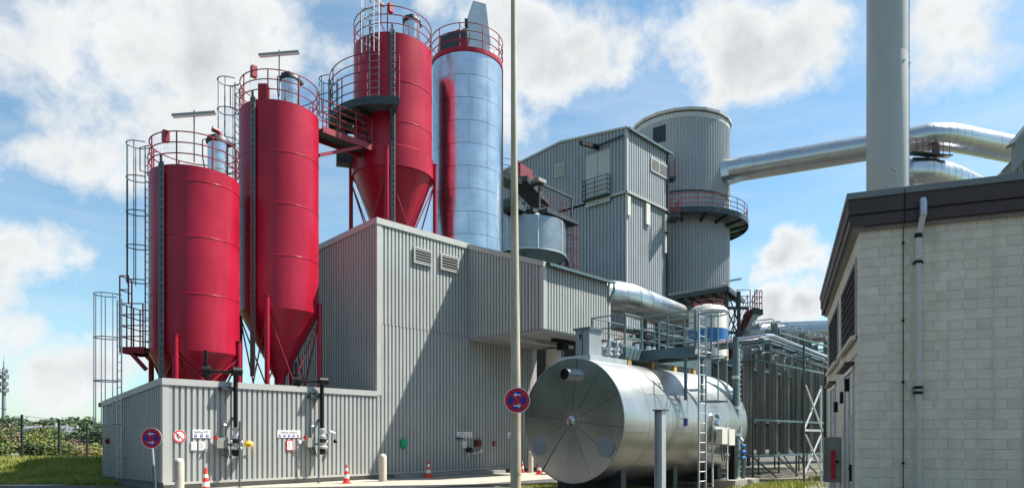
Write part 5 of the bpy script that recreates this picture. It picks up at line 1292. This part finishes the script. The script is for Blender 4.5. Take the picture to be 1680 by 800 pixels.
    MB().box(.1, Lx, .1, Ly, 4.6, 4.7).build('roof', 'roof_dark', t)
    # windows with louvre blades
    for (y0, y1, z0, z1) in openings[:2]:
        f = MB(); w = .05
        f.box(-.03, .0, y0, y1, z0, z0+w); f.box(-.03, .0, y0, y1, z1-w, z1); f.box(-.03, .0, y0, y0+w, z0+w, z1-w); f.box(-.03, .0, y1-w, y1, z0+w, z1-w)
        fo = f.build('window_frame', 'door_paint', t); MB().box(-.004, .0, y0+w, y1-w, z0+w, z1-w).build('pane', 'dark_gap', fo)
        MB().box(-.09, -.03, y0-.05, y1+.05, z0-.05, z0+.005).build('sill', 'white_brick', fo)
        n = 8
        for k in range(n):
            zz = z0+w+(z1-z0-2*w)*(k+.5)/n; MB().box(-.022, -.008, y0+w, y1-w, zz-.006, zz+.006).build('louvre_blade', 'black_pipe', fo)
    for (y0, y1, z0, z1) in openings[2:]:
        d = MB(); d.box(-.004, .03, y0+.06, y1-.06, .02, z1-.06); do = d.build('door', 'door_paint', t)
        f = MB(); f.box(-.03, .05, y0, y0+.06, 0, z1); f.box(-.03, .05, y1-.06, y1, 0, z1); f.box(-.03, .05, y0+.06, y1-.06, z1-.06, z1); f.build('door_frame', 'galv_matt', do)
        h = MB(); h.box(-.05, -.004, y0+.2, y0+.23, .95, 1.2); h.box(-.06, -.045, y0+.2, y0+.38, 1.12, 1.15); h.build('handle', 'black_pipe', do)
        MB().box(-.02, -.004, y0+.45, y0+.6, 1.5, 1.9).build('notice', 'paper', do)
        MB().box(-.012, -.004, (y0+y1)/2-.005, (y0+y1)/2+.005, .02, z1-.06).build('leaf_joint', 'dark_gap', do)
        m = MB(); m.box(-.14, .0, y0-.06, y1+.06, z1+.01, z1+.05); m.build('door_hood', 'fascia', t)
    for (y, z) in ((2.45, 2.2), (3.9, 2.1), (1.5, 2.35)): MB().box(-.07, -.004, y, y+.12, z, z+.2).build('wall_lamp', 'black_pipe', t)
    for (y, z, m_) in ((2.5, 1.6, 'sign_red'), (2.5, 1.3, 'paper'), (.95, 1.75, 'wood')): MB().box(-.012, -.004, y, y+.14, z, z+.22).build('notice', m_, t)
    # down pipe
    t2 = thing('downpipe', 'pale grey downpipe with swan neck on the white brick wall', 'pipe', (.70, -.1, 0), fr)
    MB().tube([(.70, -.09, 0), (.70, -.09, 4.02)], .036, 14).build('pipe', 'white_paint', t2)
    MB().tube([(.70, -.09, 4.0), (.70, -.09, 4.3)], .044, 14).build('socket', 'white_paint', t2)
    MB().tube([(.70, -.09, 4.3), (.715, -.10, 4.38), (.74, -.19, 4.56), (.74, -.2, 4.62)], .038, 12).build('offset', 'white_paint', t2)
    MB().tube([(.74, -.2, 4.55), (.74, -.2, 4.70), (.74, -.18, 4.75), (.74, -.1, 4.77)], .045, 12).build('elbow', 'galv_matt', t2)
    for z in (3.95, 1.9+.3, 1.95+.32, .7): MB().box(.64, .76, -.1, .0, z, z+.018).lathe([(.045, z-.01), (.045, z+.028)], 14, .70, -.09).build('pipe_clip', 'black_pipe', t2)
    MB().lathe([(.047, 4.28), (.05, 4.31), (.047, 4.34)], 14, .7, -.09).build('joint_ring', 'black_pipe', t2)
    t3 = thing('conductor_cable', 'thin dark lightning conductor cable fixed down the white brick wall', 'cable', (.53, -.03, 0), fr)
    MB().tube([(.53, -.03, 0), (.53, -.03, 4.45), (.53, -.16, 4.5), (.53, -.17, 4.93)], .006, 6).build('cable', 'black_pipe', t3)
    for z in (4.25, 3.2, 2.36, 1.26, .9): MB().tube([(.53, -.045, z), (.53, 0, z)], .017, 10).build('cable_clip', 'black_pipe', t3)
    t4 = thing('wall_cabinet', 'weathered grey cabinet with rusty red stripe on the side wall', 'cabinet', (-.3, 3.1, .8), fr)
    MB().box(-.29, -.01, 3.05, 3.5, .80, 1.62).build('body', 'canopy', t4); MB().box(-.29, -.26, 3.03, 3.05, .84, 1.58).build('door_edge', 'concrete_dark', t4)
    MB().box(-.18, -.1, 3.038, 3.05, .86, 1.38).build('stripe', 'sign_red', t4); MB().box(-.1, -.05, 3.02, 3.05, 1.15, 1.2).build('latch', 'black_pipe', t4)
brick_building()
# gabled building beyond
def gabled():
    Y = 30.0
    def P(px, py, Y_=Y): p = at(px, py, Y_); return (p.x, p.z)
    t = thing('gabled_building', 'dark gabled roof edge of a building beyond the brick building', 'building', (P(1640, 300)[0], Y, 0), 'world')
    x0, z0 = P(1641, 292); x1, z1 = P(1790, 135)
    d = Vector((x1-x0, 0, z1-z0)).normalized()
    m = MB(); m.poly([(x0+.2, Y+.1, 0), (x1, Y+.1, 0), (x1, Y+.1, z1-.5), (x0+.2, Y+.1, z0-.1)]); m.build('gable_wall', 'coping', t)
    nb = 14
    for k in range(nb):
        xa = x0+.3+(x1-x0-.3)*k/nb; xb = x0+.3+(x1-x0-.3)*(k+1)/nb-.03; za = z0+(z1-z0)*(xa-x0)/(x1-x0)-.25; zb = z0+(z1-z0)*(xb-x0)/(x1-x0)-.25
        q = MB(); q.v += [(x, y, z) for y in (Y+.06, Y+.1) for x, z in ((xa, 6), (xb, 6), (xb, zb), (xa, za))]; q.f += [(0,1,2,3),(4,7,6,5),(0,3,7,4),(1,5,6,2),(2,6,7,3),(0,4,5,1)]; q.build('board', 'concrete_dark', t)
    MB().beam((x0, Y, z0), (x1, Y, z1), .22, .3).build('verge_board', 'coping', t)
    m = MB(); m.v += [(x0, Y-.1, z0+.2), (x1, Y-.1, z1+.2), (x1+9, Y+9, z1+.2), (x0+9, Y+9, z0+.2)]; m.v += [(a, b, c+.08) for a, b, c in m.v[:4]]; m.f += [(0,1,2,3),(4,7,6,5),(0,4,5,1),(2,6,7,3),(3,7,4,0),(1,5,6,2)]; m.build('roof', 'roof_dark', t)
    # upper cap
    a = P(1658, 239, Y-.6); b = P(1780, 96, Y-.6)
    MB().beam((a[0], Y-.6, a[1]), (b[0], Y-.6, b[1]), .5, .12).build('upper_verge', 'coping', t)
    MB().poly([(a[0]+.1, Y-.5, a[1]-1.2), (b[0], Y-.5, b[1]-1.5), (b[0], Y-.5, b[1]), (a[0]+.1, Y-.5, a[1])]).build('upper_gable', 'coping', t)
gabled()
# ================================================================== LEFT LANDSCAPE
def leaf_cloud(mb, c, rx, ry, rz, n, s, rnd, shell=.55):
    for _ in range(n):
        while True:
            p = Vector((rnd.uniform(-1, 1), rnd.uniform(-1, 1), rnd.uniform(-1, 1)))
            if shell*shell < p.length_squared <= 1: break
        bl = 1+.25*math.sin(p.x*5+c[0]*3)*math.cos(p.y*4+p.z*6)
        q = Vector((c[0]+p.x*rx*bl, c[1]+p.y*ry*bl, c[2]+p.z*rz*bl))
        a = Vector((rnd.gauss(0, 1), rnd.gauss(0, 1), rnd.gauss(0, .6))).normalized(); b = a.cross(Vector((rnd.gauss(0, 1), rnd.gauss(0, 1), rnd.gauss(0, 1)))).normalized()
        k = s*rnd.uniform(.6, 1.4)
        mb.poly([q-a*k*.5, q+b*k*.28, q+a*k*.6, q-b*k*.28])
def bush(name, label, cat, x, y, w, h, m, n, s, group, seed, dead=False):
    rnd = random.Random(seed); z = gh(x, y)
    t = thing(name, label, cat, (x, y, z), 'world', group)
    mb = MB()
    for k in range(7):
        a = rnd.uniform(0, 2*pi); r = rnd.uniform(0, .6)*w/2
        leaf_cloud(mb, (x+r*cos(a), y+r*sin(a), z+h*rnd.uniform(.3, .72)), w*.3, w*.3, h*.3, n//7, s, rnd, .3)
    for _ in range(n//10):   # upright shoots
        a = rnd.uniform(0, 2*pi); r = rnd.uniform(0, .5)*w; leaf_cloud(mb, (x+r*cos(a), y+r*sin(a), z+h*rnd.uniform(.85, 1.1)), .05, .05, .12, 1, s*.8, rnd, 0)
    mb.build('foliage', m, t, smooth=False)
    st = MB()
    for k in range(9):
        a = rnd.uniform(0, 2*pi); r = rnd.uniform(.1, .4)*w; st.tube([(x+.1*cos(a), y+.1*sin(a), z-.05), (x+r*cos(a), y+r*sin(a), z+h*.8)], [.025, .008], 5)
    st.build('stems', 'bark', t)
rn = random.Random(3)
specs = []
kinds = [('dark green leafy bush behind the wire fence', 'leaf'), ('yellow green bush behind the wire fence', 'leaf_yellow'), ('bush with dull pink seed heads behind the wire fence', 'leaf_pink')]
places = [(-23.6, 29.6, 2.2, 1.75, 0, 'at the left picture edge'), (-22.2, 29.3, 2.0, 1.5, 0, 'left of the first fence post'), (-21.6, 30.6, 1.8, 1.45, 0, 'right of the first fence post'),
          (-21.2, 31.7, 1.8, 1.35, 0, 'between the first two posts'), (-24.2, 31.5, 2.2, 2.0, 2, 'above the leftmost hedge'), (-22.4, 32.4, 1.8, 1.75, 1, 'between first and second fence posts'),
          (-21.4, 33.2, 1.7, 1.5, 2, 'by the second fence post'), (-20.9, 33.8, 1.7, 1.2, 1, 'between second and third posts'), (-20.6, 35.2, 1.8, 1.15, 1, 'at the third fence post'),
          (-20.2, 36.6, 2.0, 1.3, 1, 'next to the building corner'), (-26, 29.8, 2.0, 1.7, 0, 'far left outside the others'), (-21.6, 36.4, 2.2, 1.5, 0, 'behind the third fence post'),
          (-19.6, 38.4, 2.2, 1.5, 0, 'farthest right beside the caged ladder'), (-23.2, 34.5, 2, 1.8, 0, 'in the middle behind pink seed heads')]
for i, (x, y, w, h, kd, wh) in enumerate(places):
    h *= .86
    if x > -21.7: h *= .78
    bush('bush', kinds[kd][0].replace(' behind the wire fence', '')+' '+wh+' behind the fence', 'bush', x, y, w*1.15, h, kinds[kd][1], 1500, .13 if kd == 0 else .10, 'bushes behind the wire fence', 50+i)
def grass():
    rnd = random.Random(5); mb = MB()
    for _ in range(26000):
        y = 23.45+(rnd.random()**1.3)*6.5; x = rnd.uniform(-(y*.78), -y*.575); z = gh(x, y)
        h = rnd.uniform(.05, .2)*(1.3 if rnd.random() < .15 else 1); a = rnd.uniform(0, pi); w = rnd.uniform(.012, .03); dx, dy = cos(a)*w, sin(a)*w; lx, ly = rnd.gauss(0, .05), rnd.gauss(0, .05)
        mb.v += [(x-dx, y-dy, z-.01), (x+dx, y+dy, z-.01), (x+lx, y+ly, z+h)]; i = len(mb.v); mb.f.append((i-3, i-2, i-1))
    for _ in range(9000):
        u = rnd.uniform(8.3, 16); v = -6.5-rnd.random()*3.4; p = S(u, v)
        h = rnd.uniform(.03, .11); a = rnd.uniform(0, pi); w = rnd.uniform(.008, .02); dx, dy = cos(a)*w, sin(a)*w
        mb.v += [(p.x-dx, p.y-dy, 0), (p.x+dx, p.y+dy, 0), (p.x+rnd.gauss(0, .03), p.y+rnd.gauss(0, .03), h)]; i = len(mb.v); mb.f.append((i-3, i-2, i-1))
    for (cu_, cv_, n_) in ((14.5, -13.2, 1500), (17.5, -14.8, 1500), (10.5, -14.0, 1200), (20, -13, 800), (12.3, -13.3, 900)):
        for _ in range(n_):
            p = S(cu_+rnd.gauss(0, .9), cv_+rnd.gauss(0, .35)); h = rnd.uniform(.05, .25); a = rnd.uniform(0, pi); w = rnd.uniform(.01, .03); dx, dy = cos(a)*w, sin(a)*w
            mb.v += [(p.x-dx, p.y-dy, 0), (p.x+dx, p.y+dy, 0), (p.x+rnd.gauss(0, .05), p.y+rnd.gauss(0, .05), h)]; i = len(mb.v); mb.f.append((i-3, i-2, i-1))
    o = mb.build('grass', 'grass_blade', smooth=False); o['kind'] = 'stuff'; o['label'] = 'short green grass on the bank at the left and around the big tank'; o['category'] = 'grass'
grass()
# fence
def fence():
    t = thing('wire_fence', 'dark wire mesh fence with posts on the grass bank', 'fence', (-20.1, 28, 0), 'world')
    ys = [23.6, 25.8, 28.0, 30.3, 32.3, 34.6, 37.0]; X = -20.1; H = 1.85; pos = [(X+.15*(i-2)*0, y) for i, y in enumerate(ys)]
    for (x, y) in pos: MB().box(x-.035, x+.035, y-.03, y+.03, gh(x, y)-.2, gh(x, y)+H).build('fence_post', 'dark_steel', t)
    for k in range(4):
        z = H-.04-k*.6; MB().tube([(x, y, gh(x, y)+z) for x, y in pos], .008, 5).build('wire', 'dark_steel', t)
    for i in range(len(pos)-1):
        m = MB(); (x, y), (x2, y2) = pos[i], pos[i+1]
        for k in range(1, 22): yy = y+(y2-y)*k/22; m.tube([(x, yy, gh(x, yy)), (x, yy, gh(x, yy)+H-.05)], .0022, 3)
        for k in range(1, 9): m.tube([(x, y, gh(x, y)+k*.2), (x2, y2, gh(x2, y2)+k*.2)], .0022, 3)
        m.build('mesh_panel', 'dark_steel', t)
fence()
# hills, far trees, houses, telecom tower
def hills():
    mb = MB(); n = 60
    def prof(x, y): return max(0, 7.0+3.2*math.sin(x*.021+1.2)+1.6*math.sin(x*.05+.4))
    rows = [(170, -2), (230, .45), (300, .9), (420, 1.0), (700, 1.3)]
    for (y, k) in rows:
        for i in range(n+1): x = -700+i*(1400/n); mb.v.append((x, y, prof(x, y)*k if k > 0 else -1))
    for j in range(len(rows)-1):
        for i in range(n): a = j*(n+1)+i; mb.f.append((a, a+1, a+n+2, a+n+1))
    struct('hill', mb, 'hill')
    rnd = random.Random(9)
    def crown_mesh(seed):
        r = random.Random(seed); q = MB()
        for _ in range(8):
            a = r.uniform(0, 2*pi); d = r.uniform(0, .55); leaf_cloud(q, (d*cos(a), d*sin(a), r.uniform(.75, 1.35)), .48, .48, .40, 150, .16, r, .35)
        me = bpy.data.meshes.new('crown'); me.from_pydata(q.v, [], q.f); me.materials.append(M['leaf_far']); return me
    crowns = [crown_mesh(s) for s in (1, 2, 3, 4)]
    q = MB(); q.tube([(0, 0, -.1), (.02, 0, .6), (.05, .02, 1.2)], [.07, .05, .02], 7); q.tube([(0, 0, .5), (.3, .1, 1.0)], [.03, .01], 5); q.tube([(0, 0, .6), (-.25, .1, 1.1)], [.03, .01], 5)
    tm = bpy.data.meshes.new('trunk'); tm.from_pydata(q.v, [], q.f); tm.materials.append(M['bark'])
    spots = []
    for i in range(46):
        Y = rnd.uniform(120, 230); px = rnd.uniform(-30, 260)
        spots.append((px, Y, rnd.uniform(4.4, 6.6)*(Y/150)))
    spots += [(12, 150, 6.0), (25, 170, 6.5), (172, 118, 5.2), (150, 120, 4.6), (60, 190, 5.5), (190, 122, 5.0)]
    for i, (px, Y, s) in enumerate(spots):
        p = at(px, 718, Y); t = bpy.data.objects.new('tree', None); col.objects.link(t); t.location = (p.x, Y, -1.2 if Y < 160 else 0)
        t['label'] = 'dark green broadleaf tree in the distant wood beyond the fence'; t['category'] = 'tree'; t['group'] = 'trees of the distant wood'; BASE[t.name] = Vector((0, 0, 0))
        a = inst('crown', crowns[i % 4], t, (0, 0, 0), rnd.uniform(0, 6)); a.scale = (s*.75, s*.75, s*.58); b = inst('trunk', tm, t, (0, 0, 0)); b.scale = (s*.6, s*.6, s*.58)
    # houses
    for (px, py, Y, w, lab, g) in ((62, 704, 150, 9, 'long low white house with grey roof right of the mast', 0), (86, 705, 165, 7, 'small white gabled house beyond the hedge', 1), (102, 708, 150, 6, 'small pale house among the distant trees', 0)):
        p = at(px, py, Y); zb = p.z-3.5; t = thing('house', lab, 'house', (p.x, Y, zb), 'world', 'houses beyond the hedge')
        MB().box(p.x-w/2, p.x+w/2, Y, Y+6, zb, p.z-.6).build('wall', 'house_wall', t)
        m = MB(); h = 1.5; zz = p.z-.6
        m.v += [(p.x-w/2-.3, Y-.3, zz), (p.x+w/2+.3, Y-.3, zz), (p.x+w/2+.3, Y+6.3, zz), (p.x-w/2-.3, Y+6.3, zz), (p.x-w/2-.3, Y+3, zz+h), (p.x+w/2+.3, Y+3, zz+h)]
        m.f += [(0,1,5,4),(3,4,5,2),(0,4,3),(1,2,5),(0,3,2,1)]; rf = m.build('roof', 'house_roof', t, smooth=False); MB().box(p.x+w*.2, p.x+w*.2+.6, Y+2.2, Y+2.8, zz+.8, zz+2.1).build('chimney', 'house_wall', rf)
        for k in range(int(w/2.2)): x = p.x-w/2+.8+k*2.2; MB().box(x, x+1, Y-.06, Y+.02, p.z-2.2, p.z-1.1).build('window', 'glass_dark', t)
hills()
def telecom():
    Y = 420; p = at(6.5, 718, Y); x = p.x; Z = lambda py: EYE+(HZ-py)/F*Y
    t = thing('telecom_tower', 'slender concrete telecommunications tower far away at the left edge', 'tower', (x, Y, 0), 'world')
    MB().lathe([(1.3, 0), (.95, Z(605)), (.9, Z(603))], 20, x, Y).build('shaft', 'tower_far', t)
    MB().lathe([(.45, Z(604)), (.4, Z(592)), (.15, Z(591)), (.12, Z(582)), (0, Z(581))], 10, x, Y).build('antenna', 'tower_far', t)
    for py, r in ((612, 2.0), (621, 2.4), (633, 2.1), (643, 2.4), (670, 1.5)):
        pl = MB().lathe([(1, Z(py)), (r, Z(py)), (r, Z(py)+.5), (1, Z(py)+.5)], 20, x, Y).build('platform', 'tower_far', t)
        if py != 670:
            for k in range(5): a = k*1.3+py; MB().tube([(x+r*cos(a), Y+r*sin(a), Z(py)+.5), (x+r*cos(a), Y+r*sin(a), Z(py)+2.6)], .4, 8).build('dish_antenna', 'tower_far', pl)
telecom()
def wood_behind():
    rnd = random.Random(21); mb = MB()
    for x in range(-60, 75, 6):
        y = -24-6*rnd.random(); h = rnd.uniform(9, 13)
        leaf_cloud(mb, (x, y, h*.55), 4.6, 3.5, h*.5, 2600, .9, rnd, .2)
        mb.tube([(x, y, 0), (x+.2, y, h*.7)], [.28, .08], 8)
    for y in range(-22, 27, 6):
        x = -44-5*rnd.random(); h = rnd.uniform(9, 13)
        h *= 1.35; leaf_cloud(mb, (x, y, h*.5), 3.8, 4.6, h*.5, 3200, .9, rnd, .2)
        mb.tube([(x, y, 0), (x+.2, y, h*.7)], [.28, .08], 8)
    o = mb.build('wood', 'wood_leaf', smooth=False); o['kind'] = 'stuff'; o['label'] = 'row of dense trees along the road left of and behind the viewer, mirrored dark in the steel tank'; o['category'] = 'wood'
wood_behind()
